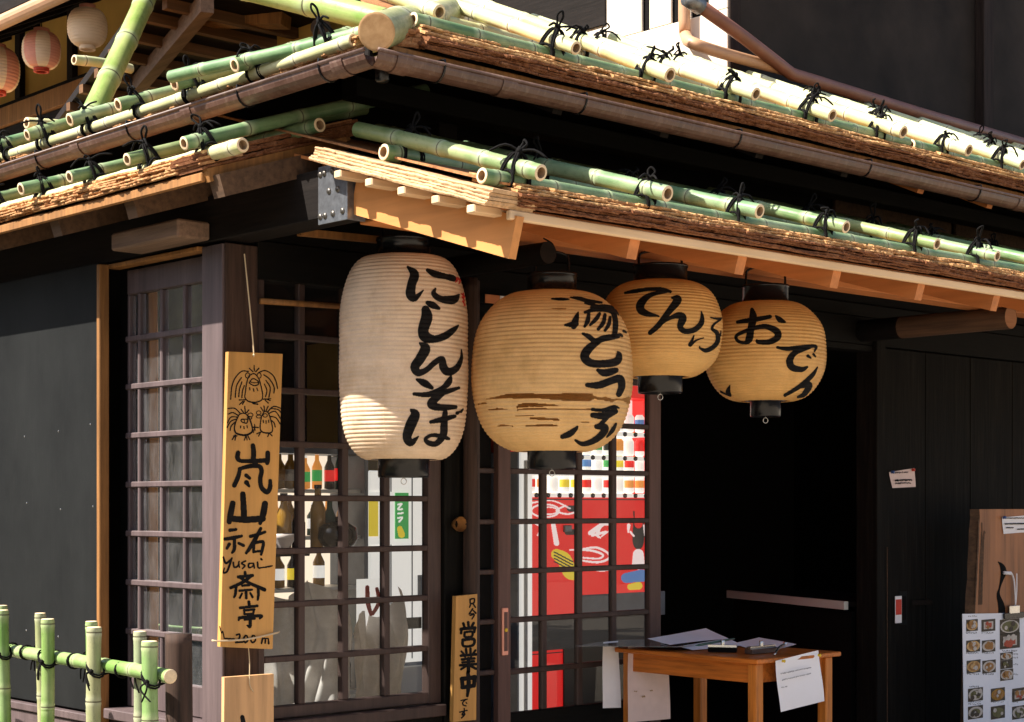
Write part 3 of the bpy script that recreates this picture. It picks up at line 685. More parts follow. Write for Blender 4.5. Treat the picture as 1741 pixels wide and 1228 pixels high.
# lower left
zF = lambda x: 2.773+.33*(x+.36)
run_pole([((-.36, -.664, zF(-.36)+.012), (-.36, 3.4, zF(-.36)+.012))], .030, 'bamboo_pale', LL)
run_pole([((.02, -.62, zF(.02)+.014), (.02, 3.4, zF(.02)+.014))], .028, 'bamboo_green', LL)
downl = many(4, 1.25, .028, 'bamboo_green', gap=.25, taper=-.05); tie_l = [tie_mesh(.028, .030, .058, 20+i) for i in range(5)]
YS = [-.43, -.02, .42, .85, 1.28, 1.71, 2.1]
for i, y in enumerate(YS):
    x0 = -.475+random.uniform(-.01, .01); o = .012+.060
    A = V((x0, y, zF(x0)+o)); B = V((.70, y+.01, zF(.70)+o))
    pole(downl[i % 4], A, B, LL)
    place_tie(tie_l[i % 5], (-.36, y, zF(-.36)+.012), (0, 1, 0), (-1, 0, -.33), LL)
# upper right
zU = lambda y: 3.165+.45*(y+1.23)
run_pole([((-.16+.17, -1.195, zU(-1.195)+.02), (3.1, -1.195, zU(-1.195)+.02)), ((3.14, -1.195, zU(-1.195)+.022), (7.2, -1.195, zU(-1.195)+.022))], .029, 'bamboo_green', UR)
run_pole([((.32, -.80, zU(-.80)+.02), (7, -.80, zU(-.80)+.02))], .027, 'bamboo_pale', UR)
run_pole([((.62, -.40, zU(-.40)+.02), (7, -.40, zU(-.40)+.02))], .027, 'bamboo_pale', UR)
downu = many(5, 1.50, .028, 'bamboo_pale', gap=.26, taper=-.08); tie_u = [tie_mesh(.028, .029, .056, 40+i) for i in range(14)]
XU = [.17, .70, 1.235, 1.765, 2.31, 2.84, 3.38, 3.90, 4.43, 4.96, 5.5, 6.0]
for i, x in enumerate(XU):
    y0 = -1.345+random.uniform(-.012, .012); o = .02+.056
    if i == 0: y0 = -1.16
    A = V((x, y0, zU(y0)+o)); L = 1.5 if i else 1.0
    B = A+V((0, 1, .45)).normalized()*L
    me = downu[i % 5] if i else bamboo_mesh(1.0, .028, 'bamboo_pale', seed=3)
    pole(me, A, B, UR)
    if i:
        for yy, k in ((-1.195, 0), (-.80, 2), (-.40, 4)):
            if yy < -1 or (i > 1 and (i+k) % 3): place_tie(tie_u[(i*3+k) % 14], (x, yy, zU(yy)+.02), (1, 0, 0), (0, -1, -.45), UR)
# upper left
zV = lambda x: 3.085+.40*(x+.2)
run_pole([((-.20, -1.13, zV(-.20)+.02), (-.20, 3.6, zV(-.20)+.005))], .026, 'bamboo_pale', UR)
downv = many(4, .80, .027, 'bamboo_green', gap=.24, taper=-.05); tie_v = [tie_mesh(.027, .026, .052, 60+i) for i in range(5)]
pole(bamboo_mesh(1.0, .024, 'bamboo_green', seed=77, taper=.0), (-.13, -1.13, 3.155), (-.245, -.60, 3.135), UR)
for i, y in enumerate((-.525, -.097, .347, .752, 1.147, 1.55, 1.95)):
    x0 = -.30; o = .02+.045
    pole(downv[i % 4], V((x0, y, zV(x0)+o)), V((.46, y-.04, zV(.46)+o)), UR)
    place_tie(tie_v[i % 5], (-.20, y, zV(-.20)+.012), (0, 1, 0), (-1, 0, -.4), UR)
place_tie(tie_v[2], (-.17, -.93, 3.12), (0, 1, 0), (-1, 0, -.4), UR)
# the big hip bamboo and the ridge bamboos
hipA = at(642, 56, 'y', -1.30); hipB = hipA+V((1.0, .75, .44)).normalized()*1.3
pole(bamboo_mesh(1.3, .0665, 'bamboo_grey', first=.30, gap=.5, hollow=False, taper=.22, cut='bamboo_cut_big', wall=.86, n=28, seed=5), hipA, hipB, UR, 'hip_bamboo')
rb = at(655, 40, 'y', -.98); ra = at(395, -28, 'y', -.18)
pole(bamboo_mesh((rb-ra).length, .050, 'bamboo_fresh', first=.40, gap=.42, n=24, seed=8), rb, ra, UR, 'ridge_bamboo')
rb2 = at(742, 20, 'y', -1.06)
la = V((-.10, 1.06, 3.06)); lb = at(258, -30, 'y', 1.9); lb = la+(lb-la)*1.1
pole(bamboo_mesh((lb-la).length, .054, 'bamboo_fresh', first=.30, gap=.36, n=24, seed=12), la, lb, UR, 'leaning_bamboo')
for px, py, yy in ((140, 104, 1.9), (62, 210, 1.5)):
    p = at(px, py, 'y', yy); pole(bamboo_mesh(.35, .026, 'bamboo_pale', seed=4), p-V((.05, .0, 0)), p+V((.30, .02, .02)), UR)

# ------------------------------------------------------------------ second storey of the shop (above the bark roof, right)
X2 = 3.30
wz = at(1096, 53, 'x', X2).z
ys = [at(px, 40, 'x', X2).y for px in (1237, 1204, 1180, 1152, 1140, 1103, 1090)]
up2 = part('upper_wall', [((X2, .10, 3.2), (X2+.02, 4.5, wz), 'white_plaster'), ((X2+.023, .10, 3.2), (X2+.10, 4.5, 5.6), 'soft_black')])
for a, b in ((.10, ys[1]), (ys[2]+.03, ys[3]), (ys[4], ys[5]), (ys[6], 4.5)):
    part('plaster_and_shade', [((X2, a, wz+.002), (X2+.02, b, 5.6), 'white_plaster')], up2)
part('plaster_and_shade', [((X2-.012, ys[6]+.28, wz+.10), (X2-.001, 4.5, 5.6), 'dark_wood_y')], up2)  # dark panel in place of the eave's shadow on the white wall
part('upper_wall', [((X2+.10, .13, 3.2), (9.5, .20, 6.2), 'upper_board'), ((X2+.01, .085, 3.2), (X2+.10, .0985, 5.6), 'dark_wood_z')])
a = at(1672, 100, 'y', .10); part('post', [((a.x-.06, .06, 3.2), (a.x+.06, .129, 6.2), 'dark_wood_z')])
m = MB(); q = [at(1163, -20, 'x', X2-.06), at(1163, 40, 'x', X2-.06), at(1166, 62, 'x', X2-.06), at(1178, 74, 'y', .04), at(1240, 94, 'y', .03), at(1330, 118, 'y', .02)]
m.tube(catmull(q, 5), .033, 'copper_light', 12); dp = m.obj('downpipe', shop, True)
m = MB(); m.tube([at(1176, 0, 'y', -.06), at(1262, 62, 'y', -.04), at(1345, 126, 'y', -.02), at(1560, 192, 'y', -.02), at(1760, 250, 'y', -.02)], .036, 'copper_red', 12); m.tube([at(1168, -4, 'y', -.06), at(1190, 11, 'y', -.06)], .046, 'zinc', 12); m.obj('downpipe', shop, True)

# ------------------------------------------------------------------ house behind on the left
rear = thing('rear_house', 'ochre walled house with a copper gutter behind the bamboo eaves', 'house', (3.3, 7, 0))
def rpart(name, fn, parent=rear): m = MB(); fn(m); return m.obj(name, parent)
rw = rpart('wall', lambda m: m.box((3.3, 2.0, 0), (3.5, 16, 6.6), 'ochre'))
zb = at(0, 186, 'x', 3.28).z
rpart('beam', lambda m: m.box((3.24, 2, zb-.03), (3.299, 16, zb+.02), 'dark_wood_y'))
rpart('beam', lambda m: m.box((3.16, 2, zb-.22), (3.299, 16, zb-.05), 'orange_trim'))
rpart('beam', lambda m: m.box((3.20, 2, zb-.36), (3.299, 16, zb-.225), 'dark_wood_y'))
rpart('wall_panel', lambda m: m.box((3.26, 2, zb-1.5), (3.299, 16, zb-.365), 'cream_board'))
for px in (33, 122, -60):
    y = at(px, 120, 'x', 3.27).y; rpart('post', lambda m: m.box((3.245, y-.05, zb+.022), (3.299, y+.05, 6.4), 'dark_wood_z'))
y = at(43, 220, 'x', 3.27).y; rpart('post', lambda m: m.box((3.22, y-.06, zb-1.5), (3.259, y+.06, zb-.365), 'dark_wood_z'))
ga, gb = at(-60, 66, 'x', 2.2), at(150, -30, 'x', 2.2)
ze = (ga.z+gb.z)/2
rpart('gutter', lambda m: m.tube([(2.2, 3.0, ze), (2.2, 16, ze)], .058, 'copper_light', 14))
rpart('roof', lambda m: m.add([(2.15, 3, ze+.04), (2.15, 16, ze+.04), (5, 16, ze+1.4), (5, 3, ze+1.4), (2.15, 3, ze+.10), (2.15, 16, ze+.10), (5, 16, ze+1.5), (5, 3, ze+1.5)], [(0, 1, 2, 3), (7, 6, 5, 4), (0, 4, 5, 1), (3, 2, 6, 7), (1, 5, 6, 2), (0, 3, 7, 4)], 'dark_wood_x'))
for y in np.arange(4.2, 13, .55): rpart('rafter', lambda m: m.bar((2.2, y, ze+.0), (3.3, y, ze+.52), .06, .07, 'dark_wood_x'))
rpart('lantern_wire', lambda m: m.tube([(2.54, 3, 5.36), (2.54, 6.2, 5.30), (2.54, 12, 5.34)], .006, 'soft_black', 6))
rpart('beam', lambda m: m.box((2.9, 3, 5.78), (3.02, 16, 5.98), 'dark_wood_y'))
# nearer eave of the same house with its soffit boards
lean = thing('rear_eave', 'brown boarded eave with rafters and an ochre wall behind the leaning bamboo', 'eave', (1.6, 2.5, 4.2))
ZS = 4.15; pc = [at(px, py, 'z', ZS) for px, py in ((40, 285), (262, -20), (640, -20), (520, 130), (330, 285))]
def soff(m):
    k = len(pc); vs = [p for p in pc]+[p+V((0, 0, .05)) for p in pc]
    m.add(vs, [tuple(range(k)), tuple(range(k, 2*k))[::-1]]+[(i, k+i, k+(i+1) % k, (i+1) % k) for i in range(k)], 'dark_wood_x')
sf = rpart('soffit', soff, lean)
for i, (px, py, L) in enumerate(((243, 28, .75), (225, 62, .62), (192, 92, .46), (168, 125, .52), (142, 152, .40), (120, 182, .44), (285, 8, 1.1))):
    a = at(px, py, 'z', ZS-.03); rpart('rafter', lambda m: m.bar(a-V((.02, 0, 0)), a+V((L*1.6, 0, 0)), .05, .055, 'rafter_brown'), lean)
a, b = at(228, 152, 'z', ZS-.07), at(352, 5, 'z', ZS-.07); rpart('hip_rafter', lambda m: m.bar(a, b, .07, .10, 'weathered'), lean)
a = at(350, 40, 'x', 1.45); b = at(480, 20, 'x', 1.45)
rpart('wall', lambda m: m.box((1.75, .45, 3.0), (1.85, 2.15, 5.2), 'ochre'), lean)
rpart('beam', lambda m: m.bar(at(345, 22, 'x', 1.3), at(487, 24, 'x', 1.55), .12, .14, 'orange_trim'), lean)
rpart('beam_end', lambda m: m.tube([at(545, 48, 'x', 1.5), at(545, 48, 'x', 1.74)], .055, 'log_wood', 14), lean)
rpart('roof', lambda m: m.box((.45, .3, 4.62), (1.9, 2.6, 4.70), 'dark_wood_x'), lean)  # unseen slab above, added to shade the ochre wall
# bare tree above the gutter
tree = thing('bare_tree', 'leafless brown twigs of a tree above the copper gutter', 'tree', (6, 13, 0))
m = MB(); m.tube([(6, 13, 0), (6.05, 13.1, 4), (6, 13, 7)], [.2, .15, .08], 'twig', 8); m.obj('trunk', tree)
m = MB()
for i in range(260):
    p0 = V((6+random.gauss(0, 1.2), 13+random.gauss(0, 1.6), random.uniform(5.6, 8.6))); q = V((random.gauss(0, .5), random.gauss(0, .5), random.gauss(0, .35)))
    m.tube([p0, p0+q*.5+V((0, 0, random.gauss(0, .08))), p0+q], [.014, .010, .004], 'twig', 4, False)
o = m.obj('twig_mass', tree); o['kind'] = 'stuff'

# ------------------------------------------------------------------ lanterns
def lantern_profile(R_, H, rim, pw, n):
    """radius and height samples (top to bottom)"""
    t = np.linspace(-1, 1, n); r = rim+(R_-rim)*np.power(np.clip(1-np.abs(t)**pw, 0, 1), .55); return r, -t*H/2
def big_lantern(label, px, py0, py1, rpx, y, ribs, pw, rimk, mat, strokes, origin, scale, caps, tears=None, red=None, handle=None, groups=()):
    c0 = at(px, (py0+py1)/2, 'y', y); z = (c0-EYE).dot(D); k = z/FPX
    H = (py1-py0)*k; R_ = rpx*k*.985; rim = R_*rimk
    T = thing('paper_lantern', label, 'lantern', c0, 'big lettered paper lanterns under the front eave')
    sub = 5; nv = ribs*sub
    # arc length parameter so that the ribs are evenly spaced along the paper
    r0, h0 = lantern_profile(R_, H, rim, pw, 1500)
    s = np.concatenate([[0], np.cumsum(np.hypot(np.diff(r0), np.diff(h0)))]); s /= s[-1]
    def surf(v):
        r = np.interp(v, s, r0); h = np.interp(v, s, h0); w_ = np.abs(np.sin(math.pi*ribs*v))
        dr = np.interp(v+.004, s, r0)-np.interp(v-.004, s, r0); dh = np.interp(v+.004, s, h0)-np.interp(v-.004, s, h0); L = np.hypot(dr, dh)+1e-9
        nr, nh = -dh/L, dr/L; a = .0032*(w_-.55)*(1+.35*np.sin(17*v+px))+.0012*np.sin(23*v+px); return r+nr*a, h+nh*a, nr, nh
    nu = 300; th = np.linspace(0, 2*math.pi, nu+1); v = np.linspace(0, 1, nv+1)
    sag = 1+.006*np.sin(3*th+px)+.004*np.sin(7*th)
    r, h, nr, nh = surf(v)
    def grid(th, v, lift=0.0):
        r, h, nr, nh = surf(v); sg = 1+.006*np.sin(3*th+px)+.004*np.sin(7*th)
        rr = (r+nr*lift)[:, None]*sg[None, :]; hh = (h+nh*lift)[:, None]*np.ones_like(th)[None, :]
        return np.stack([c0.x+rr*np.cos(th)[None, :], c0.y+rr*np.sin(th)[None, :], c0.z+hh], -1)
    P = grid(th, v); keep = np.ones((nv, nu), bool)
    C = (P[:-1, :-1]+P[1:, 1:])/2
    th_c = math.atan2(-D.y, -D.x)
    if tears:
        X, Y = photo_xy(C); front = ((C[..., 0]-c0.x)*D.x+(C[..., 1]-c0.y)*D.y) < 0
        keep &= ~(stroke_mask(X, Y, tears, origin, scale, False) & front)
    sh = link('paper_shade', cells_mesh(P, keep, mat, 'paper_shade'), T)
    sh.data.polygons.foreach_set('use_smooth', [True]*len(sh.data.polygons))
    # seams: a thread of paper overlap down the shade
    for i in range(8):
        a = th_c+.35+i*math.pi/4+.2*math.sin(px); t2 = np.array([a-.007, a, a+.007]); Q = grid(t2, v, .0012)
        KM = np.ones((nv, 2), bool)
        if tears:
            Cs = (Q[:-1, :-1]+Q[1:, 1:])/2; X, Y = photo_xy(Cs); fr = ((Cs[..., 0]-c0.x)*D.x+(Cs[..., 1]-c0.y)*D.y) < 0
            KM &= ~(stroke_mask(X, Y, tears, origin, scale, False) & fr)
        link('seam', cells_mesh(Q, KM, mat, 'seam'), T)
    # lettering brushed on the paper
    tl = np.linspace(th_c-1.45, th_c+1.62, 720); vl = np.linspace(.01, .99, ribs*9+1)
    L = grid(tl, vl, .0016); Cl = (L[:-1, :-1]+L[1:, 1:])/2; X, Y = photo_xy(Cl)
    for nm, st, mt in (('character', strokes, 'ink'), ('seal', red, 'red_ink')):
        if not st: continue
        k0 = 0
        for gsz in (groups if nm == 'character' else [len(st)]):
            M = stroke_mask(X, Y, st[k0:k0+gsz], origin, scale); k0 += gsz
            if tears: M &= ~stroke_mask(X, Y, tears, origin, scale, False)
            link(nm, cells_mesh(L, M, mt, nm), T)
    rt, rb, ht, hb = caps
    zt, zb_ = c0.z+H/2, c0.z-H/2
    m = MB(); rt *= k; rb *= k; ht *= k; hb *= k
    m.lathe([(rim*.9, zt-.006), (rt, zt-.004), (rt, zt+ht*.85), (rt*1.03, zt+ht*.87), (rt*1.03, zt+ht), (rt*.93, zt+ht), (rt*.92, zt+.01), (rt*.5, zt)], 'black_plastic', 40, (c0.x, c0.y, 0)); m.obj('top_cap', T, True)
    m = MB(); m.lathe([(rb*.55, zb_+.004), (rim*.9, zb_+.002), (rb, zb_), (rb, zb_-hb*.9), (rb*.98, zb_-hb), (rb*.9, zb_-hb), (rb*.9, zb_-.01), (rb*.3, zb_-.008)], 'black_plastic', 40, (c0.x, c0.y, 0)); m.obj('bottom_cap', T, True)
    m = MB(); rr = .011
    m.tube([(c0.x+rr*math.cos(t)*R.x, c0.y+rr*math.cos(t)*R.y, zb_-hb-.016+rr*1.15*math.sin(t)) for t in np.linspace(0, 6.28, 17)], .0018, 'steel', 6, False); m.obj('ring', T, True)
    m = MB(); m.tube([(c0.x, c0.y, zb_-hb-.005), (c0.x, c0.y, zb_-.02)], .0015, 'steel', 5); m.tube([(c0.x-rb*R.x*.9, c0.y-rb*R.y*.9, zb_-hb*.85), (c0.x+rb*R.x*.9, c0.y+rb*R.y*.9, zb_-hb*.85)], .003, 'black_plastic', 5); m.obj('cross_wire', T)
    hw, hh = handle; hw *= k; hh *= k; zz = zt+ht*.3
    pts = [(c0.x-hw*R.x, c0.y-hw*R.y, zz), (c0.x-hw*R.x, c0.y-hw*R.y, zt+ht+hh*.55), (c0.x-hw*.8*R.x, c0.y-hw*.8*R.y, zt+ht+hh*.86), (c0.x, c0.y, zt+ht+hh), (c0.x+hw*.8*R.x, c0.y+hw*.8*R.y, zt+ht+hh*.86), (c0.x+hw*R.x, c0.y+hw*R.y, zt+ht+hh*.55), (c0.x+hw*R.x, c0.y+hw*R.y, zz)]
    m = MB(); m.tube(catmull(pts, 4), .0055, 'black_plastic', 8); m.tube(catmull([pts[3], V(pts[3])+V((.005, 0, .03)), V(pts[3])+V((0, .05, .06))], 4), .0035, 'rope', 6); m.obj('handle', T, True)
    return T
S1 = [[(380,155,6),(412,190,22),(398,240,22),(394,288,24),(415,305,16),(455,268,3)], [(476,170,9),(510,188,17),(560,200,14),(598,210,16),(602,222,4)], [(514,260,5),(506,285,13),(540,310,16),(600,314,21),(628,290,5)],
      [(474,328,9),(500,340,17),(532,356,7)], [(466,362,20),(472,400,28),(455,460,26),(466,494,27),(510,505,18),(560,490,18),(600,462,14),(626,438,4)],
      [(438,525,5),(465,550,24),(440,600,24),(414,640,22),(430,668,18),(470,655,14),(510,620,14),(545,602,15),(552,640,20),(575,664,20),(615,648,16),(640,600,9),(640,556,3)],
      [(425,702,7),(462,720,18),(497,742,9)], [(590,684,5),(578,715,16),(545,745,12),(480,774,14),(410,772,8)], [(480,774,14),(560,762,14),(628,742,7)], [(560,760,12),(508,800,20),(495,825,20),(540,838,17),(612,835,10)],
      [(396,850,7),(416,872,22),(395,920,26),(376,980,22),(395,1008,18),(432,978,3)], [(492,908,9),(550,895,14),(608,880,9)], [(562,860,12),(556,920,18),(552,970,18),(520,1012,14),(482,1010,13),(466,990,9),(500,972,9),(550,980,12),(580,990,7)], [(620,865,9),(632,858,5)], [(638,858,7),(648,846,4)]]
S1r = [[(606,200,3),(620,215,4),(612,228,3)], [(622,205,3),(634,222,4),(628,236,3)], [(642,285,3),(656,300,4)], [(645,300,4),(655,318,3)], [(646,320,3),(658,340,3)], [(650,282,3),(654,345,2)], [(612,215,3),(636,215,3)]]
big_lantern('tall ivory cylindrical lantern lettered in bold black, leftmost under the front eave', 686, 440, 782, 111, -.54, 52, 3.6, .57, 'paper_ivory', S1, (560, 400), 2.858, (46, 44, 34, 30), None, S1r, (34, 45), (3, 2, 1, 4, 5))
S2 = [[(508,188,4),(560,190,9),(604,190,4)], [(612,180,4),(660,186,11),(710,200,11),(782,208,7)], [(690,212,4),(740,222,7),(800,228,5)], [(582,332,6),(615,330,15),(640,325,18)], [(654,262,4),(646,290,14),(632,330,20),(628,350,6)],
      [(692,262,8),(760,245,14),(836,255,14),(858,300,15),(858,362,15),(846,396,9)], [(714,262,8),(706,310,13),(690,340,7)], [(772,270,9),(752,300,12),(720,332,7)], [(802,275,9),(792,320,12),(765,355,9)], [(830,290,8),(822,330,11),(802,362,8)], [(728,235,9),(790,228,10),(845,240,10),(878,278,3)],
      [(884,384,8),(896,392,7)], [(905,365,8),(918,372,6)], [(680,380,7),(712,395,14),(748,420,15),(800,405,18),(872,393,14)], [(780,412,14),(715,460,23),(690,505,25),(722,540,22),(800,545,21),(865,532,22),(880,498,16),(872,480,5)],
      [(762,580,9),(800,595,21),(858,582,16),(868,574,4)], [(704,662,12),(770,662,20),(840,637,20),(884,628,22),(894,670,20),(878,712,16)],
      [(732,796,9),(790,800,10),(850,782,10),(878,788,5)], [(734,828,14),(800,830,21),(858,806,16)], [(820,832,12),(778,878,12),(755,892,12)], [(756,890,14),(800,895,21),(788,930,20),(740,968,17),(680,986,13),(640,966,7)], [(568,946,13),(608,930,18),(642,902,11),(650,890,5)], [(812,948,5),(842,912,12),(862,876,7)]]
T2 = [[(150,740,2),(200,733,7),(280,722,14),(440,722,14),(600,728,21),(720,728,21),(726,728,8)], [(726,728,8),(800,742,6),(900,742,4)], [(800,735,10),(840,748,10)], [(108,768,4),(148,762,4)], [(162,798,3),(210,794,6),(262,796,3)], [(318,790,3),(330,776,10),(380,770,12),(460,772,9),(545,775,3)], [(318,800,3),(360,795,5),(450,794,5),(720,796,4)], [(390,846,4),(470,848,7),(545,852,5)], [(365,886,3),(450,884,6),(540,884,5)], [(212,886,3),(240,884,5),(295,888,2)], [(670,866,2),(712,868,2)], [(310,830,2),(410,830,3)], [(900,742,8),(930,745,20)], [(500,240,1),(540,244,3),(590,242,2)]]
big_lantern('wide amber lantern with torn paper strips, second from the left under the front eave', 938, 500, 768, 139, -.92, 47, 2.5, .42, 'paper_amber', S2, (780, 450), 3.231, (42, 42, 34, 30), T2, None, (28, 38), (11, 4, 2, 6))
S3 = [[(200,300,8),(260,290,14),(350,276,12),(440,276,13),(496,292,10)], [(474,288,12),(370,312,16),(310,360,26),(300,405,27),(340,434,20),(422,452,5)],
      [(506,332,7),(545,345,26),(480,430,20),(420,510,19),(364,560,15)], [(430,502,12),(490,466,12),(550,447,22),(576,466,27),(560,520,20),(590,550,18),(650,542,18),(695,502,18),(704,460,13),(698,422,4)],
      [(758,460,4),(800,468,8),(832,464,5)], [(824,474,6),(780,506,8),(770,536,10),(800,560,14),(806,610,15),(780,650,15),(730,676,14),(690,660,7),(688,648,3)], [(650,578,4),(636,615,10),(625,640,12),(665,610,6),(712,594,4)], [(826,548,4),(824,580,5)]]
big_lantern('amber lantern with a wire handle, third from the left, half behind the torn lantern', 1122, 480, 641, 106, -.92, 38, 2.4, .46, 'paper_amber_deep', S3, (1010, 420), 3.837, (46, 38, 28, 28), None, None, (36, 26), (2, 2, 4))
S4 = [[(934,490,11),(1000,480,16),(1070,470,16),(1146,455,13)], [(1028,408,12),(1036,460,26),(1020,540,23),(1010,600,24),(985,625,12),(940,616,11),(924,585,11),(960,560,12),(1040,530,14),(1120,520,17),(1188,550,23),(1195,590,22),(1140,620,18),(1070,620,14),(1060,605,5)], [(1184,450,6),(1210,475,18),(1242,490,8)],
      [(1194,656,9),(1260,665,14),(1340,656,14),(1442,648,11),(1436,682,5)], [(1402,656,12),(1310,690,18),(1275,740,23),(1290,785,23),(1350,800,18),(1388,784,8)], [(1394,712,11),(1412,725,6)], [(1430,700,8),(1442,715,6)],
      [(1456,784,4),(1420,840,15),(1340,910,15),(1244,968,11)], [(1318,920,9),(1400,900,22),(1370,960,17),(1328,980,8)], [(884,904,4),(872,945,16),(886,972,6),(822,944,7)]]
big_lantern('amber lantern hung by an arched wire, rightmost of the four by the dark doorway', 1301, 516, 683, 104, -.92, 38, 2.4, .40, 'paper_amber_deep', S4, (1010, 420), 3.837, (39, 26, 30, 26), None, None, (33, 33), (3, 4, 3))

# three small lanterns of the house behind
def small_lantern(px, py, rpx, m_body, bands, label, cap):
    c = at(px, py, 'x', 2.54); k = (c-EYE).dot(D)/FPX; r = rpx*k; H = r*1.9
    T = thing('round_lantern', label, 'lantern', c, 'small lanterns along the eave of the house behind')
    n = 40; t = np.linspace(-1, 1, n); rr = .42*r+(.58*r)*np.sqrt(np.clip(1-np.abs(t)**2.3, 0, 1)); rr = rr+.0035*np.abs(np.sin(np.arange(n)*math.pi/3)); nu = 48
    th = np.linspace(0, 2*math.pi, nu+1); P = np.stack([c.x+rr[:, None]*np.cos(th), c.y+rr[:, None]*np.sin(th), c.z-(t*H/2)[:, None]+0*th], -1)
    sec = (np.arange(nu)//6) % 2 == 0
    M = np.zeros((n-1, nu), bool); M[:, :] = True
    if bands:
        link('paper_shade', cells_mesh(P, M & sec[None, :], 'lan_pink', 'paper_shade'), T); link('paper_shade', cells_mesh(P, M & ~sec[None, :], 'lan_cream', 'paper_shade'), T)
    else: link('paper_shade', cells_mesh(P, M, 'lan_cream', 'paper_shade'), T)
    m = MB(); m.lathe([(.40*r, -H/2), (.42*r, -H/2-.03), (.30*r, -H/2-.03), (.3*r, -H/2)], cap, 20, c); m.obj('bottom_cap', T, True)
    m = MB(); m.lathe([(.40*r, H/2), (.42*r, H/2+.03), (.30*r, H/2+.03)], 'lan_pink', 20, c); m.tube([c+V((0, 0, H/2)), c+V((0, 0, H/2+.10))], .004, 'soft_black', 5); m.obj('top_cap', T, True)
small_lantern(148, 47, 33, None, False, 'cream round lantern nearest the leaning bamboo at top left', 'lan_cream')
small_lantern(70, 86, 32, None, True, 'pink and cream round lantern with a red base, middle of the eave row', 'lan_red')
small_lantern(-6, 119, 38, None, True, 'pink and cream round lantern cut by the left edge of the photo', 'lan_red')

# ------------------------------------------------------------------ signs on the corner post
def board(T, name, pxs, y, th, mat):
    """board whose front face corners are measured on the plane y; thickness runs into +y"""
    q = [at(px, py, 'y', y) for px, py in pxs]; b = [p+V((.004, th, 0)) for p in q]; m = MB()
    m.add(q+b, [(0, 1, 2, 3), (7, 6, 5, 4), (0, 4, 5, 1), (1, 5, 6, 2), (2, 6, 7, 3), (3, 7, 4, 0)], mat); return m.obj(name, T), q
c = at(425, 850, 'y', -.10)
sg = thing('hanging_sign', 'tall tan signboard with bird drawings and brush lettering hung on the corner post', 'sign', c)
bo, q = board(sg, 'board', ((388, 598), (480, 602), (463, 1104), (374, 1100)), -.10, .028, 'sign_wood')
O1, s1 = (360, 580), 4.093
def ell(cx, cy, a, b, r, n=14): return [(cx+a*math.cos(t), cy+b*math.sin(t), r) for t in np.linspace(0, 2*math.pi, n)]
W_ = 4
birds = [[(250,262,W_),(240,300,W_),(233,350,W_),(230,395,W_),(255,420,5),(300,427,5),(345,410,W_),(352,370,W_),(340,310,W_),(325,262,W_),(295,228,W_),(262,240,W_),(250,262,W_)],
  [(252,212,W_),(205,212,W_),(160,260,W_),(138,320,W_),(130,405,W_)], [(205,255,W_),(172,310,W_),(162,392,W_)], [(208,285,W_),(192,335,W_),(186,388,W_)], [(225,310,W_),(212,350,W_),(208,395,W_)],
  [(325,220,W_),(370,206,W_),(420,235,W_),(445,280,W_),(456,330,W_)], [(360,235,W_),(400,265,W_),(432,320,W_),(430,362,W_)], [(375,275,W_),(405,325,W_),(396,392,W_)], [(365,300,W_),(382,345,W_),(372,388,W_)],
  ell(248, 240, 15, 18, 3), ell(328, 241, 14, 18, 3), [(258,292,W_),(285,262,W_),(322,282,W_),(320,304,W_),(290,310,W_),(258,292,W_)], [(262,284,3),(290,290,3),(322,290,3)],
  [(293,170,4),(295,208,4)], [(260,190,4),(285,214,4)], [(326,190,4),(305,214,4)], [(262,325,4),(264,340,4)], [(288,332,4),(292,350,4)], [(312,328,4),(318,345,4)], [(230,410,W_),(190,410,W_)], [(215,420,W_),(192,442,W_)], [(225,420,W_),(212,440,W_)], [(355,405,W_),(408,402,W_)], [(370,412,W_),(392,432,W_)], [(380,405,W_),(405,415,W_)], [(285,435,5),(318,440,5)],
  [(172,545,5),(156,600,5),(170,642,6),(230,655,7),(276,635,6),(280,600,5),(262,545,5),(235,508,4),(195,508,4),(172,545,5)], [(200,508,W_),(160,470,W_),(112,470,W_)], [(185,520,W_),(145,498,W_),(115,508,W_)], [(178,530,W_),(132,530,W_),(108,570,W_)], [(165,545,W_),(130,560,W_),(104,604,W_)], [(160,565,W_),(135,590,W_),(126,622,W_)],
  [(228,455,4),(232,500,4)], [(202,475,4),(222,502,4)], [(256,480,4),(240,500,4)], ell(268, 515, 18, 13, 3), ell(262, 535, 16, 9, 3), [(204,545,W_),(246,546,W_),(240,572,W_),(206,562,W_),(204,545,W_)], [(224,545,3),(226,568,3)], [(200,592,4),(198,604,4)], [(222,596,4),(224,610,4)], [(244,590,4),(246,604,4)], [(162,655,5),(140,686,4)], [(166,660,4),(160,690,4)], [(150,662,4),(175,660,4)], [(236,660,4),(225,690,4)], [(250,660,4),(262,686,4)], [(240,665,4),(244,688,4)],
  [(345,525,W_),(335,595,W_),(348,632,5),(400,640,5),(422,620,W_),(412,560,W_),(392,502,W_),(365,492,W_),(345,525,W_)], [(388,492,W_),(430,455,W_),(482,470,W_)], [(395,505,W_),(440,490,W_),(476,540,W_)], [(405,525,W_),(445,535,W_),(474,578,W_)], [(410,550,W_),(432,570,W_),(440,598,W_)], [(415,470,W_),(460,478,W_),(484,505,W_)], [(362,452,4),(365,488,4)], [(340,462,4),(356,488,4)], [(390,455,4),(376,486,4)], ell(370, 518, 15, 12, 3), ell(325, 500, 16, 13, 3), ell(326, 526, 18, 10, 3), [(356,552,4),(358,568,4)], [(376,556,4),(376,572,4)], [(395,552,4),(394,566,4)], [(345,632,4),(312,645,4)], [(335,640,4),(325,662,4)], [(400,642,4),(418,660,4)], [(396,645,4),(388,665,4)], [(288,600,4),(322,602,4)], [(296,580,3),(300,622,3)], [(288,640,3),(300,590,3)]]
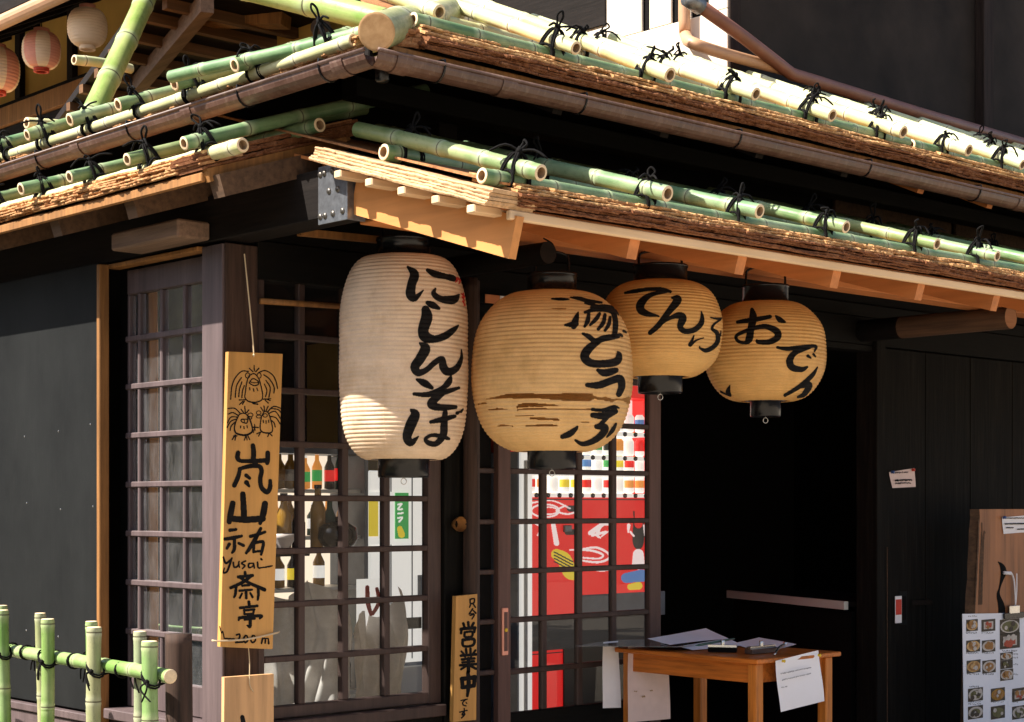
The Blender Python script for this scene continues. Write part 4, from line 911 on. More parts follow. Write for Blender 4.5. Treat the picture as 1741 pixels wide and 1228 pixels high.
txt = [[(285,728,16),(290,780,18),(286,828,18)], [(182,778,16),(178,812,17),(200,834,14),(290,836,16),(384,830,16)], [(388,778,16),(388,830,16),(384,850,14)],
  [(195,888,13),(182,945,16),(155,1005,16)], [(190,890,12),(270,870,16),(328,872,16),(345,905,16),(336,960,16),(345,1020,16),(382,1050,18),(404,1020,16),(405,972,13)], [(238,935,14),(262,955,11)], [(240,985,17),(258,1010,9)]]
txt2 = [[(203,-32,15),(207,40,17),(210,105,17)], [(147,20,16),(135,80,17),(128,122,14)], [(140,104,17),(218,110,18),(312,104,18)], [(325,22,17),(315,80,18),(298,130,10)],
  [(132,168,10),(165,164,8)], [(103,217,9),(150,210,11),(196,200,8)], [(156,215,9),(156,270,10),(144,292,7)], [(128,245,10),(115,268,8)], [(180,240,8),(206,252,9)],
  [(245,202,10),(290,190,9),(325,178,8)], [(302,158,9),(272,215,12),(242,265,11),(222,294,8)], [(262,240,9),(314,232,9),(310,275,9),(304,302,7)], [(264,240,8),(262,288,8)], [(262,286,7),(305,284,7)],
  [(95,318,6),(108,350,6),(130,336,6),(142,322,4)], [(142,322,5),(130,360,6),(115,396,6),(96,402,5),(102,376,3)], [(150,345,5),(155,372,5),(175,366,5),(182,340,4)], [(180,345,4),(184,372,4)], [(218,338,5),(196,350,5),(214,364,5),(200,380,4)], [(258,350,4),(236,354,5),(236,374,5),(256,368,4),(262,350,4),(266,376,5)], [(284,345,5),(288,374,5),(312,374,4),(350,368,5),(366,364,3)], [(304,327,6),(308,331,5)],
  [(215,400,8),(216,416,8)], [(178,426,9),(256,418,9)], [(246,424,8),(200,456,10),(136,486,9)], [(188,430,8),(240,460,9),(322,496,11)], [(166,480,8),(162,520,8),(154,538,6)], [(200,474,7),(238,471,7)], [(184,502,7),(252,496,7)], [(220,500,8),(222,542,8)], [(198,518,6),(186,542,6)], [(244,515,6),(256,537,7)], [(286,480,8),(289,520,8),(285,552,6)],
  [(236,564,9),(238,582,8)], [(188,597,8),(282,586,8)], [(210,610,7),(266,606,7)], [(264,606,7),(260,630,6)], [(212,632,6),(260,630,6)], [(210,610,6),(212,632,6)], [(184,652,9),(300,640,9),(296,655,6)], [(185,650,6),(180,664,6)], [(214,662,7),(268,656,7)], [(244,660,9),(242,700,9),(228,694,5)],
  [(75,700,3),(84,735,3),(92,728,3),(100,765,3)], [(100,765,4),(155,768,4)], [(168,746,5),(184,742,5),(184,762,5),(164,788,5)], [(164,788,5),(202,785,5)], [(216,750,5),(206,770,5),(216,788,5),(230,775,5),(226,752,4),(216,750,5)], [(258,750,5),(246,770,5),(256,788,5),(272,775,5),(268,752,4),(258,750,5)], [(306,792,5),(312,765,5)], [(312,768,4),(326,766,4),(326,790,5)], [(326,768,4),(342,766,4),(346,794,5)]]
PL = dict(ux=(1, 0, 0), uy=(0, 0, -1), W=.42, H=1.62)
A0 = at(360, 590, 'y', -.10)
flat_ink(sg, birds, O1, s1, A0, mat='ink', name='bird_drawing', cell=.0013, groups=(26, 22, 22), **PL)
flat_ink(sg, txt, O1, s1, A0, name='character', cell=.0015, groups=(3, 4), **PL)
flat_ink(sg, txt2, (350, 850), 3.247, A0, name='character', cell=.0015, groups=(4, 10, 8, 11, 10, 9), **PL)
m = MB(); m.tube([at(415, 432, 'y', -.06), at(424, 520, 'y', -.09), at(430, 585, 'y', -.10), at(431, 600, 'y', -.102)], .0030, 'string', 6); m.lathe([(.001, .008), (.006, 0), (.001, -.008)], 'string', 8, at(431, 604, 'y', -.104)); m.obj('string', sg)
m = MB(); ql = [at(360, 1089, 'y', -.09), at(372, 1090, 'y', -.107), at(420, 1087, 'y', -.109), at(466, 1077, 'y', -.107), at(474, 1074, 'y', -.06)]; m.tube(catmull(ql, 4), .0042, 'string', 6); m.obj('string', sg)
c2 = at(415, 1190, 'y', -.10)
s2 = thing('cedar_board', 'plain cedar board hung by a thread below the tall bird signboard', 'sign', c2)
board(s2, 'board', ((381, 1152), (465, 1146), (464, 1420), (379, 1420)), -.10, .026, 'cedar')
flat_ink(s2, [[(200,1200,12),(212,1260,14)]], (350, 850), 3.247, at(375, 1140, 'y', -.10), (1, 0, 0), (0, 0, -1), .3, .5, name='lettering')
m = MB(); m.tube(catmull([at(422, 1102, 'y', -.088), at(424, 1130, 'y', -.098), at(424, 1163, 'y', -.106), at(430, 1176, 'y', -.108)], 4), .0022, 'string', 6); m.obj('string', s2)
# open sign
c3 = at(790, 1100, 'y', -.09)
s3 = thing('open_sign', 'narrow tan sign with heavy black lettering standing against the log post', 'sign', c3)
board(s3, 'board', ((775, 1014), (811, 1010), (809, 1224), (770, 1228)), -.09, .03, 'sign_wood')
op = [[(155,680,3.5),(173,678,3.5),(171,696,3.5),(156,698,3.5),(155,680,3.5)], [(158,700,3.5),(152,716,3)], [(167,700,3.5),(178,716,3.5)], [(166,722,3.5),(150,746,3)], [(164,726,3),(180,742,4)], [(158,745,3),(170,744,3)], [(155,752,3.5),(173,749,3.5),(163,768,3)],
  [(124,788,6),(130,806,6)], [(146,783,6),(148,802,6)], [(170,786,6),(160,806,6)], [(114,818,6),(118,812,7),(176,808,8)], [(116,815,6),(114,832,6)], [(176,808,7),(173,826,6)], [(130,828,5.5),(163,825,5.5),(161,846,5.5),(132,848,5.5),(130,828,5.5)], [(148,848,5),(142,860,5)], [(122,862,7),(170,858,7),(167,885,6),(125,889,6),(122,862,7)],
  [(136,903,6),(138,920,6)], [(156,901,6),(156,920,6)], [(116,913,5),(126,925,5)], [(178,908,5),(168,922,5)], [(113,932,6),(180,926,6.5)], [(130,934,5),(134,942,4)], [(160,933,5),(156,942,4)], [(118,949,6),(174,944,6)], [(120,962,5.5),(172,957,5.5)], [(110,975,6),(180,969,6.5)], [(147,945,8),(147,1002,8)], [(140,975,6),(114,993,5)], [(152,975,6),(180,990,6)],
  [(118,1036,10),(176,1028,10)], [(174,1028,10),(172,1066,9)], [(120,1074,9),(172,1066,9)], [(118,1036,9),(122,1074,9)], [(145,1006,8),(148,1060,10),(142,1112,6)],
  [(114,1132,3),(141,1126,3)], [(136,1127,3),(122,1140,3),(124,1152,3),(136,1156,3)], [(136,1140,2.5),(140,1146,2.5)], [(108,1184,3),(141,1176,3)], [(128,1168,3),(128,1192,3),(118,1196,3),(124,1186,3),(131,1194,3),(116,1210,3)]]
flat_ink(s3, op, (740, 760), 2.625, at(768, 1005, 'y', -.09), (1, 0, 0), (0, 0, -1), .2, .8, cell=.0013, name='character', groups=(3, 4, 9, 13, 5, 3, 2))

# ------------------------------------------------------------------ bamboo fence at bottom left
fence = thing('bamboo_fence', 'green bamboo fence with one rail and paired uprights at bottom left', 'fence', (-.63, .1, 0))
fA = V((-.705, -.735, .845)); fB = V((-.545, .95, .838)); fu = (fB-fA).normalized(); fA2 = fA-fu*.0; fn = V((fu.y, -fu.x, 0))
if fn.x > 0: fn = -fn
pole(bamboo_mesh(2.6, .026, 'bamboo_fresh', first=.30, gap=.30, hollow=False, seed=31, taper=0), fA2, fA2+fu*2.6, fence, 'rail')
def post_at(px, py, side, r, kind, seed):
    # the upright stands before (side=1) or behind (-1) the rail; find it along the rail from its photo column
    best = min((abs((lambda P: 870+FPX*(P-EYE).dot(R)/(P-EYE).dot(D))(fA+fu*t+fn*side*.050)-px), t) for t in np.linspace(-.3, 2.5, 700))
    P = fA+fu*best[1]+fn*side*(.026+r); k = (P-EYE).dot(D)/FPX; top = 1.45-(py-860)*k
    rg = random.Random(seed); L = top-.0
    pole(bamboo_mesh(L, r, kind, first=.018, gap=.29, hollow=False, seed=seed, taper=-.05), V((P.x, P.y, top)), V((P.x+rg.uniform(-.01, .01), P.y, top-L)), fence, 'upright')
    return P
def fence_tie(side, P, seed):
    rg = random.Random(seed); m = MB(); c = V((P.x, P.y, .842)); o = fn*side; rp = .028; up = V((0, 0, 1))
    for d in (0, .009):
        pts = []
        for k in range(13):
            a = 2*math.pi*k/12; pts.append(c+o*(math.cos(a)*(rp+.004))+fu*(math.sin(a)*(rp+.006))+up*(.030*math.sin(a)+d-.004))
        m.tube(pts, .0038, 'rope', 6, False)
    for e in (1,):
        for d in (0, .007):
            cc = fA+fu*((c-fA).dot(fu)+e*(rp+.010+d)); cc.z = .842
            m.tube([cc+fn*(math.cos(a)*.0295)+up*(math.sin(a)*.0295) for a in np.linspace(0, 2*math.pi, 13)], .0038, 'rope', 6, False)
    kq = c+fu*(rp+.012)*(-1)+fn*.034+up*(-.008)
    m.lathe([(.001, -.010), (.009, -.004), (.009, .004), (.001, .010)], 'rope', 8, kq)
    for k in range(2):
        m.tube(catmull([kq, kq+fn*.015+fu*rg.uniform(-.03, .03)+up*rg.uniform(-.03, -.01), kq+fn*.01+fu*rg.uniform(-.05, .05)+up*rg.uniform(-.075, -.05)], 4), [.0036]*8+[.0026], 'rope', 5)
    m.obj('rope_tie', fence, True)
for i, (px, py, sd, r, kd) in enumerate(((258, 1091, 1, .0275, 'bamboo_fresh'), (237, 1074, -1, .0235, 'bamboo_grey'), (163, 1067, 1, .027, 'bamboo_grey'), (154, 1057, -1, .023, 'bamboo_fresh'), (79, 1053, 1, .0255, 'bamboo_fresh'), (71, 1043, -1, .022, 'bamboo_grey'), (6, 1038, 1, .0265, 'bamboo_fresh'), (4, 1030, -1, .022, 'bamboo_fresh'))):
    P = post_at(px, py, sd, r, kd, 100+i); fence_tie(sd, P, 200+i)
pc_ = at(303, 1085, 'y', -.50)
wp = thing('wooden_post', 'short dark brown timber post at the end of the bamboo rail', 'post', (pc_.x, pc_.y, 0))
m = MB(); zt = pc_.z; rr = .047
m.tube(catmull([(pc_.x, pc_.y, 0), (pc_.x+.004, pc_.y, zt*.5), (pc_.x, pc_.y, zt-.02), (pc_.x, pc_.y, zt-.006), (pc_.x, pc_.y, zt)], 4), [rr*1.05]*12+[rr*1.0, rr*.98, rr*.95, rr*.90, rr*.84][:5], 'old_post', 14); m.obj('trunk', wp, True)

# ------------------------------------------------------------------ inside, behind the panes
def at_z(px, py, z): return at(px, py, 'z', z)
YM = .95; pA = at(897, 640, 'y', YM); pB = at(1122, 1215, 'y', YM); kM = ((pA+pB)/2-EYE).dot(D)/FPX
vm = thing('vending_machine', 'red drinks vending machine with lit rows of cans behind the sliding door', 'vending machine', (pA.x+.4, YM+.3, .03))
def vp(px, py): p = at(px, py, 'y', YM); return p.x, p.z
x0, x1 = pA.x, vp(1112, 850)[0]; z1 = vp(1000, 648)[1]; zw0 = vp(1000, 846)[1]; zw1 = vp(1000, 672)[1]
m = MB(); m.box((x0, YM+.16, .06), (x1, YM+.75, z1), 'tag_red'); m.box((x0, YM, .06), (x1, YM+.158, zw0), 'lit_red', .006); m.box((x0, YM, zw1), (x1, YM+.158, z1), 'lit_red', .006)
m.box((x0, YM, zw0+.002), (x0+.035, YM+.158, zw1-.002), 'lit_red', .004); m.box((x1-.03, YM, zw0+.002), (x1, YM+.158, zw1-.002), 'lit_red', .004); m.obj('body', vm)
m = MB(); m.box((x0+.037, YM+.15, zw0+.002), (x1-.032, YM+.158, zw1-.002), 'lit_white', .001); m.obj('display_back', vm)
cols_ = ['lit_blue', 'lit_orange', 'lit_white', 'lit_yellow', 'lit_red', 'lit_dark', 'lit_green', 'lit_orange']
can_me = {}
def can_mesh(col, h, r):
    if (col, h) not in can_me:
        m = MB(); m.lathe([(.001, 0), (r*.8, 0), (r, .008), (r, h*.30)], 'lit_white', 10); m.lathe([(r, h*.30), (r, h*.72)], col, 10); m.lathe([(r, h*.72), (r, h*.86), (r*.7, h*.97), (r*.68, h), (.001, h)], 'lit_white' if h > .1 else col, 10); can_me[col, h] = m.mesh('drink_can', True)
    return can_me[col, h]
rows = ((731, .105, 0), (773, .10, 1), (802, .10, 0), (838, .105, 1))
for ri, (py, h, btn) in enumerate(rows):
    zr = vp(1000, py)[1]
    m = MB(); m.box((x0+.037, YM+.012, zr-.028), (x1-.032, YM+.148, zr-.004), 'lit_white', .002); sh_ = m.obj('can_shelf', vm)
    n = 11
    for i in range(n):
        x = x0+.075+(x1-x0-.14)*i/(n-1); cc = random.choice(cols_) if ri < 3 else random.choice(['lit_orange', 'lit_yellow', 'lit_white', 'lit_red'])
        link('drink_can', can_mesh(cc, h, .029), vm, Matrix.Translation((x, YM+.06, zr)))
        if btn or ri == 0:
            b = MB(); b.lathe([(.015, .0115), (.013, .004), (.001, .003)], 'lit_dark', 10, (x, YM, zr-.016), 'y'); b.obj('button', vm, True)
for zz in (zw0-.012, .62): m = MB(); m.box((x0+.002, YM-.003, zz-.003), (x1-.002, YM-.0004, zz+.003), 'lit_dark', .0005); m.obj('seam', vm)
m = MB(); m.box((x0+.018, YM-.003, .1), (x0+.023, YM-.0004, z1-.05), 'lit_dark', .0005); m.obj('seam', vm)
for ri, (py, h, btn) in enumerate(rows):
    zr = vp(1000, py)[1]
    for i in range(11):
        x = x0+.075+(x1-x0-.14)*i/10; m = MB(); m.box((x-.020, YM+.0085, zr-.0075), (x+.020, YM+.0115, zr-.0045), random.choice(['lit_yellow', 'lit_red', 'lit_blue', 'lit_white']), .0003); m.obj('price_tag', vm)
PV = dict(ux=(1, 0, 0), uy=(0, 0, -1), W=x1-x0, H=1.2); A_ = (x0, YM, zw0+.02)
O6, s6 = (740, 760), 2.625
swirl = [ell(490, 285, 62, 28, 4), ell(505, 285, 40, 16, 3), [(430,250,4),(520,240,3),(600,275,4)], [(660,455,4),(720,450,5),(770,475,5),(770,500,5),(720,515,5),(640,505,4)], [(600,460,3),(690,462,5),(745,480,5),(730,498,4),(660,495,4)], [(690,545,3),(740,552,5),(790,545,3)], [(440,340,4),(470,360,4),(455,395,3)], [(580,262,4),(540,285,4),(590,300,4),(640,285,4)], [(690,385,10),(720,365,12),(750,345,8),(790,345,5)], [(735,350,8),(722,392,7),(735,405,4)], [(775,375,3),(740,400,3)], [(700,395,6),(760,380,6)]]
flat_ink(vm, swirl, O6, s6, A_, mat='lit_pinkwhite', name='swirl_print', cell=.003, **PV)
flat_ink(vm, [[(540,480,24),(575,505,32),(600,560,30),(630,575,16)]], O6, s6, A_, mat='lit_yellow', name='yellow_print', cell=.003, **PV)
flat_ink(vm, [[(530+k*17, 470+k*9+d*14, 3), (545+k*17, 476+k*9+d*14, 3)] for k in range(5) for d in range(4)], O6, s6, A_, mat='lit_dark', name='scale_print', cell=.002, lift=.003, **PV)
flat_ink(vm, [[(600,275,14),(640,275,14)], [(590,380,14),(612,380,14)], [(885,290,4),(905,330,22),(905,420,26),(905,450,8)], [(840,590,3),(865,605,4),(890,595,3)], [(650,700,40),(800,700,40)]][:3], O6, s6, A_, mat='lit_dark', name='dark_print', cell=.003, **PV)
flat_ink(vm, [[(525,345,10),(540,430,12)], [(862,350,8),(860,380,4)], [(905,480,24),(905,520,28)], [(870,380,5),(885,398,4)], [(930,350,4),(935,395,4)]], O6, s6, A_, mat='lit_pinkwhite', name='pale_print', cell=.003, lift=.003, **PV)
flat_ink(vm, [[(850,585,22),(920,575,28)]], O6, s6, A_, mat='lit_blue', name='blue_print', cell=.003, lift=.004, **PV)
flat_ink(vm, [[(870,625,14),(905,620,18)]], O6, s6, A_, mat='lit_yellow', name='yellow_print', cell=.003, lift=.006, **PV)
flat_ink(vm, [[(905,295,16),(906,345,18)]], O6, s6, A_, mat='lit_red', name='red_print', cell=.003, lift=.006, **PV)
m = MB(); a = vp(985, 1012); b = vp(1128, 1045); m.box((a[0], YM-.012, b[1]), (b[0], YM-.002, a[1]), 'machine_grey'); m.obj('delivery_flap', vm)
m = MB(); a = vp(956, 1052); m.box((a[0], YM-.010, .07), (x1-.002, YM-.001, a[1]), 'black_plastic', .002); a = vp(900, 1056); b = vp(1000, 1100); m.box((x0+.002, YM-.012, b[1]), (x1-.004, YM-.0105, a[1]), 'lit_dark', .0004); m.obj('kick_plate', vm)
m = MB(); a = vp(962, 899); m.box((a[0]-.03, YM-.02, a[1]-.02), (a[0]+.03, YM-.002, a[1]+.02), 'zinc'); m.obj('coin_slot', vm)
# pale machine side beside it
wa, wb = vp(874, 750)[0], vp(895, 750)[0]
fm = thing('freezer_cabinet', 'tall white cabinet standing left of the red vending machine', 'cabinet', ((wa+wb)/2, YM+.2, .03))
m = MB(); m.box((wa+.006, YM-.03, .04), (wb-.004, YM+.55, 1.75), 'machine_grey', .01); m.obj('body', fm); m = MB(); m.box((wa+.002, YM-.052, .04), (wb-.004, YM-.032, 1.75), 'lit_white', .004); m.obj('door', fm); m = MB(); m.box((wb-.075, YM-.075, .3), (wb-.06, YM-.052, 1.7), 'machine_white'); m.obj('door_edge', fm)
# white machine behind the centre window
YW = 1.05
def wp_(px, py): p = at(px, py, 'y', YW); return p.x, p.z
wv = thing('white_vending_machine', 'white vending machine with a green poster behind the centre lattice window', 'vending machine', (wp_(685, 900)[0], YW+.3, .03))
a, b = wp_(628, 800), wp_(737, 1105); m = MB(); m.box((a[0]+.01, YW+.022, .05), (b[0], YW+.6, a[1]), 'machine_grey', .015); m.obj('body', wv)
m = MB(); m.box((a[0], YW, .62), (b[0], YW+.02, a[1]), 'lit_white', .006); m.box((a[0], YW, .05), (b[0], YW+.02, .60), 'machine_white', .006); m.obj('front_panel', wv)
for px in (664, 700, 724):
    xx = wp_(px, 900)[0]; m = MB(); m.box((xx-.004, YW-.002, .64), (xx+.004, YW-.0003, a[1]-.02), 'machine_grey', .0005); m.obj('seam', wv)
xx = wp_(716, 1000); m = MB(); m.box((xx[0]-.03, YW-.012, xx[1]-.05), (xx[0]+.03, YW-.002, xx[1]+.07), 'zinc', .002); m.obj('coin_slot', wv)
xx = wp_(690, 1060); m = MB(); m.box((xx[0]-.10, YW-.010, xx[1]-.03), (xx[0]+.10, YW-.002, xx[1]+.03), 'black_plastic', .002); m.obj('delivery_flap', wv)
a, b = wp_(620, 836), wp_(668, 926); m = MB(); m.box((a[0]+.02, YW-.008, b[1]), (b[0], YW-.002, a[1]), 'lit_white', .001); m.obj('poster', wv)
a, b = wp_(670, 838), wp_(692, 916); m = MB(); m.box((a[0], YW-.012, b[1]), (b[0], YW-.003, a[1]), 'lit_green', .001); gp = m.obj('poster', wv)
a, b = wp_(624, 850), wp_(640, 912); m = MB(); m.box((a[0], YW-.014, b[1]), (b[0], YW-.009, a[1]), 'lit_yellow', .001); m.obj('poster', wv)
O5, s5 = (440, 600), 1.956
flat_ink(wv, [[(462,505,3),(474,503,3),(462,520,3),(476,520,3)], [(462,535,3),(478,533,3)], [(462,550,3),(476,548,3),(466,562,3)]], O5, s5, (wp_(660, 830)[0], YW-.012, wp_(660, 830)[1]), (1, 0, 0), (0, 0, -1), .25, .4, 'lit_white', 'lettering', .003)
flat_ink(wv, [[(468,585,9),(474,605,11)]], O5, s5, (wp_(660, 830)[0], YW-.012, wp_(660, 830)[1]), (1, 0, 0), (0, 0, -1), .25, .5, 'lit_yellow', 'yellow_print', .003)
# added drinks showcase; its glowing back lights the cloths before it
YF = .98; a, b = at(452, 752, 'y', YF), at(626, 1212, 'y', YF)
fr = thing('backlight_fridge', 'added fridge of bottles with a glowing back behind the left of the centre window', 'fridge', ((a.x+b.x)/2, YF+.25, .03))
m = MB(); m.box((a.x, YF+.30, .06), (b.x, YF+.36, a.z), 'glow_dim', .002); m.obj('back', fr)
m = MB(); m.box((a.x, YF, a.z-.05), (b.x, YF+.298, a.z), 'machine_grey', .003); m.box((a.x, YF, .06), (a.x+.025, YF+.298, a.z-.052), 'machine_grey', .003); m.box((b.x-.025, YF, .06), (b.x, YF+.298, a.z-.052), 'machine_grey', .003); m.obj('frame', fr)
btl = {}
def bottle_mesh(col, lab, h, r):
    if (col, lab, h) not in btl:
        m = MB(); m.lathe([(.001, 0), (r, .004), (r, h*.22)], col, 10); m.lathe([(r*1.02, h*.22), (r*1.02, h*.52)], lab, 10); m.lathe([(r, h*.52), (r, h*.60), (r*.42, h*.78), (r*.38, h*.93)], col, 10); m.lathe([(r*.42, h*.93), (r*.42, h), (.001, h)], 'lit_white', 8); btl[col, lab, h] = m.mesh('bottle', True)
    return btl[col, lab, h]
for k, py in enumerate((832, 912, 1000, 1090, 1180)):
    zs = at(540, py, 'y', YF).z; m = MB(); m.box((a.x+.027, YF+.03, zs-.018), (b.x-.027, YF+.297, zs), 'machine_white', .002); m.obj('shelf', fr)
    x = a.x+.06
    while x < b.x-.05:
        r = random.choice((.026, .030, .034)); col = random.choice(['bottle_amber', 'bottle_amber', 'dark_green', 'bottle_dark', 'lit_orange', 'bottle_dark']); lab = random.choice(['lit_white', 'lit_yellow', 'lit_red', 'lit_green', 'food_plate', 'food_brown'])
        if random.random() < .88: link('bottle', bottle_mesh(col, lab, random.choice((.17, .19, .21)), r), fr, Matrix.Translation((x, YF+.10, zs)))
        x += r*2+random.uniform(.006, .03)
# banner with a red brush mark
YB = .55; a, b = at(606, 985, 'y', YB), at(662, 1075, 'y', YB)
bn = thing('banner', 'white banner with red brush strokes behind the centre lattice window', 'banner', (a.x, YB, b.z))
m = MB(); m.box((a.x, YB, b.z), (b.x, YB+.004, a.z), 'lit_white', .001); m.obj('cloth', bn)
flat_ink(bn, [[(360,780,7),(362,830,8),(372,870,6)], [(392,785,6),(398,830,7),(378,868,6)]], O5, s5, (a.x, YB, a.z), (1, 0, 0), (0, 0, -1), .3, .4, 'red_ink', 'red_mark', .002)
# added cloths that stand in for bright reflections in the panes
def cover(label, px0, px1, pyt, pyb, y, seed, mat):
    rg = random.Random(seed); n, k = 60, 40; vs = []; A = at(px0, pyt, 'y', y); B = at(px1, pyb, 'y', y)
    ph = [rg.uniform(0, 6) for _ in range(6)]
    for j in range(k+1):
        for i in range(n+1):
            u, t = i/n, j/k
            f = .035*math.sin(9*u+ph[0]+2.2*t)+.022*math.sin(21*u+ph[1]-3*t)+.02*math.sin(7*t+ph[2]+5*u)+.012*math.sin(33*u+9*t+ph[3])
            top = .07*math.sin(3.1*u+ph[4])+.05*math.sin(8*u+ph[5])
            vs.append((A.x+(B.x-A.x)*u, y+.08-.10*math.sin(math.pi*min(1, t*.8+.1))+f, A.z+top*(1-t)+(B.z-A.z)*t))
    fs = [(j*(n+1)+i, j*(n+1)+i+1, (j+1)*(n+1)+i+1, (j+1)*(n+1)+i) for j in range(k) for i in range(n)]
    m = MB(); m.add(vs, fs, mat); o = m.obj('reflection_cloth', None, True); return tag(o, label, 'cloth', 'cloths standing in for reflections in the centre window')
cover('white cloth standing in for reflections in the left half of the centre window', 446, 585, 985, 1225, .38, 1, 'cloth')
cover('greyish cloth standing in for reflections in the right half of the centre window', 596, 690, 1040, 1225, .46, 5, 'cloth_dim')
# shelf with jars and a bowl
YH = .42; za = at(520, 935, 'y', YH).z
shelf = tag((lambda m: m.obj('wall_shelf'))(MB().box((.17, YH-.10, za-.025), (.66, YH+.16, za), 'dark_wood_x')), 'dark shelf holding jars behind the centre lattice window', 'shelf')
jar_lab = ('amber jar at the left end of the shelf behind the centre window', 'dark jar second along the shelf behind the centre window', 'tall amber bottle at the middle of the shelf behind the window', 'dark green bottle beside the black pot on the shelf')
for i, (px, h, r, mt) in enumerate(((482, .26, .035, 'bottle_amber'), (507, .20, .032, 'bottle_dark'), (540, .30, .036, 'bottle_amber'), (560, .24, .03, 'dark_green'))):
    p = at(px, 900, 'y', YH+.09); j = thing('glass_jar', jar_lab[i], 'jar', (p.x, YH+.09, za), 'jars on the shelf')
    m = MB(); m.lathe([(.001, za), (r, za+.004), (r, za+h*.62), (r*.45, za+h*.8), (r*.42, za+h*.94)], mt, 16, (p.x, YH+.09, 0)); m.obj('jar', j, True)
    m = MB(); m.lathe([(r*.5, za+h*.94), (r*.5, za+h), (.001, za+h)], 'black_plastic', 14, (p.x, YH+.09, 0)); m.obj('lid', j, True)
p = at(481, 915, 'y', YH-.04); m = MB(); m.lathe([(.001, 0), (.022, 0), (.024, .01), (.058, .055), (.064, .075), (.060, .075), (.05, .05), (.001, .012)], 'ceramic', 24, (p.x, YH-.04, za)); tag(m.obj('bowl', None, True), 'pale pink bowl on the shelf behind the centre window', 'bowl')
p = at(578, 905, 'y', YH); m = MB(); m.lathe([(.001, 0), (.07, .005), (.095, .05), (.09, .10), (.05, .125), (.012, .13), (.012, .15), (.001, .152)], 'bottle_dark', 24, (p.x-.0, YH+.02, za)); tag(m.obj('iron_pot', None, True), 'round black pot at the right end of the window shelf', 'pot')
# counter and boards in the dark doorway
zc = .85; c0, c1 = V((5.04, 1.55, zc)), V((4.52, .20, zc)); cu = (c0-c1).normalized(); cn = V((cu.y, -cu.x, 0))
ct = thing('counter', 'long pale edged counter inside the dark doorway', 'counter', (4.8, .9, 0))
m = MB(); m.bar(c0, c1, .03, .05, 'machine_white'); m.obj('front_edge', ct)
m = MB(); m.bar(c0+cn*.32+V((0, 0, .006)), c1+cn*.32+V((0, 0, .006)), .60, .03, 'dark_wood_y'); m.obj('top', ct)
m = MB(); m.bar(c0+cn*.05-V((0, 0, .44)), c1+cn*.05-V((0, 0, .44)), .03, .80, 'soft_black'); m.obj('front_panel', ct)
plain('dim_grey', (.10, .105, .11), .8, .3, 12)
for i, l in enumerate(('lowest grey board of the pile in the dark doorway', 'middle grey board of the pile in the dark doorway', 'top grey board of the pile in the dark doorway')):
    a = at(1440, 1190-i*18, 'y', .55); m = MB(); m.bar((a.x-.16+i*.02, .62, a.z), (a.x+.35, .52, a.z), .25, .03, 'dim_grey'); tag(m.obj('grey_board'), l, 'board', 'grey boards piled inside')
a = at(1450, 1128, 'y', .55); m = MB(); m.tube(catmull([a+V((-.05, 0, -.01)), a+V((.05, -.05, .0)), a+V((.12, 0, .05)), a+V((.2, 0, .10))], 5), .010, 'black_plastic', 8); tag(m.obj('cable', None, True), 'black cable lying on the grey board pile', 'cable')

# ------------------------------------------------------------------ table before the door
TX0, TX1, TY0, TY1, TZ = 2.195, 2.80, -1.0, -.14, .75
tb = thing('table', 'small orange brown wooden table beside the open doorway', 'table', ((TX0+TX1)/2, (TY0+TY1)/2, 0))
m = MB(); m.box((TX0-.015, TY0-.02, TZ-.022), (TX1+.015, TY1+.02, TZ), 'table_wood', .004); m.obj('top', tb)
for a, b in (((TX0+.03, TY0+.055, TZ-.115), (TX0+.05, TY1-.055, TZ-.024)), ((TX1-.05, TY0+.055, TZ-.115), (TX1-.03, TY1-.055, TZ-.024)), ((TX0+.055, TY0+.03, TZ-.115), (TX1-.055, TY0+.05, TZ-.024)), ((TX0+.055, TY1-.05, TZ-.115), (TX1-.055, TY1-.03, TZ-.024))):
    m = MB(); m.box(a, b, 'table_wood', .002); m.obj('apron', tb)
for x in (TX0+.015, TX1-.067):
    for y in (TY0+.010, TY1-.062): m = MB(); m.box((x, y, 0), (x+.052, y+.052, TZ-.024), 'table_leg_wood', .004); m.obj('leg', tb)
def sheet(name, label, cat, pts, mat, curl=0, group=None, n=10):
    """thin bent sheet through four corners a,b,c,d"""
    a, b, c, d = [V(p) for p in pts]; nn = (b-a).cross(d-a).normalized(); vs = []
    for j in range(n+1):
        for i in range(n+1):
            u, t = i/n, j/n; p = a*(1-u)*(1-t)+b*u*(1-t)+c*u*t+d*(1-u)*t; vs.append(p+nn*(curl*(math.sin(2.2*u+1.5*t)+.5*math.sin(5*t+u))))
    fs = [(j*(n+1)+i, j*(n+1)+i+1, (j+1)*(n+1)+i+1, (j+1)*(n+1)+i) for j in range(n) for i in range(n)]
    m = MB(); m.add(vs, fs, mat); o = m.obj(name, None, True); return tag(o, label, cat, group)
za = TZ+.022
m = MB(); m.add([(TX0-.295, TY1+.01, za), (TX0+.03, TY0+.50, za), (TX1-.02, TY1-.20, za), (TX0+.10, TY1+.13, za), (TX0-.295, TY1+.01, za+.004), (TX0+.03, TY0+.50, za+.004), (TX1-.02, TY1-.20, za+.004), (TX0+.10, TY1+.13, za+.004)], [(0, 1, 2, 3), (7, 6, 5, 4), (0, 4, 5, 1), (1, 5, 6, 2), (2, 6, 7, 3), (3, 7, 4, 0)], 'acrylic')
tag(m.obj('acrylic_sheet'), 'clear acrylic sheet jutting out left over the table edge', 'acrylic sheet')
m = MB(); m.box((TX0+.12, TY1-.16, TZ+.001), (TX0+.24, TY1-.03, TZ+.020), 'machine_grey'); tag(m.obj('account_book'), 'thin grey book propping up the clear acrylic sheet', 'book')
def tp(px, py, dz=.004): p = at(px, py, 'z', TZ+dz); return p
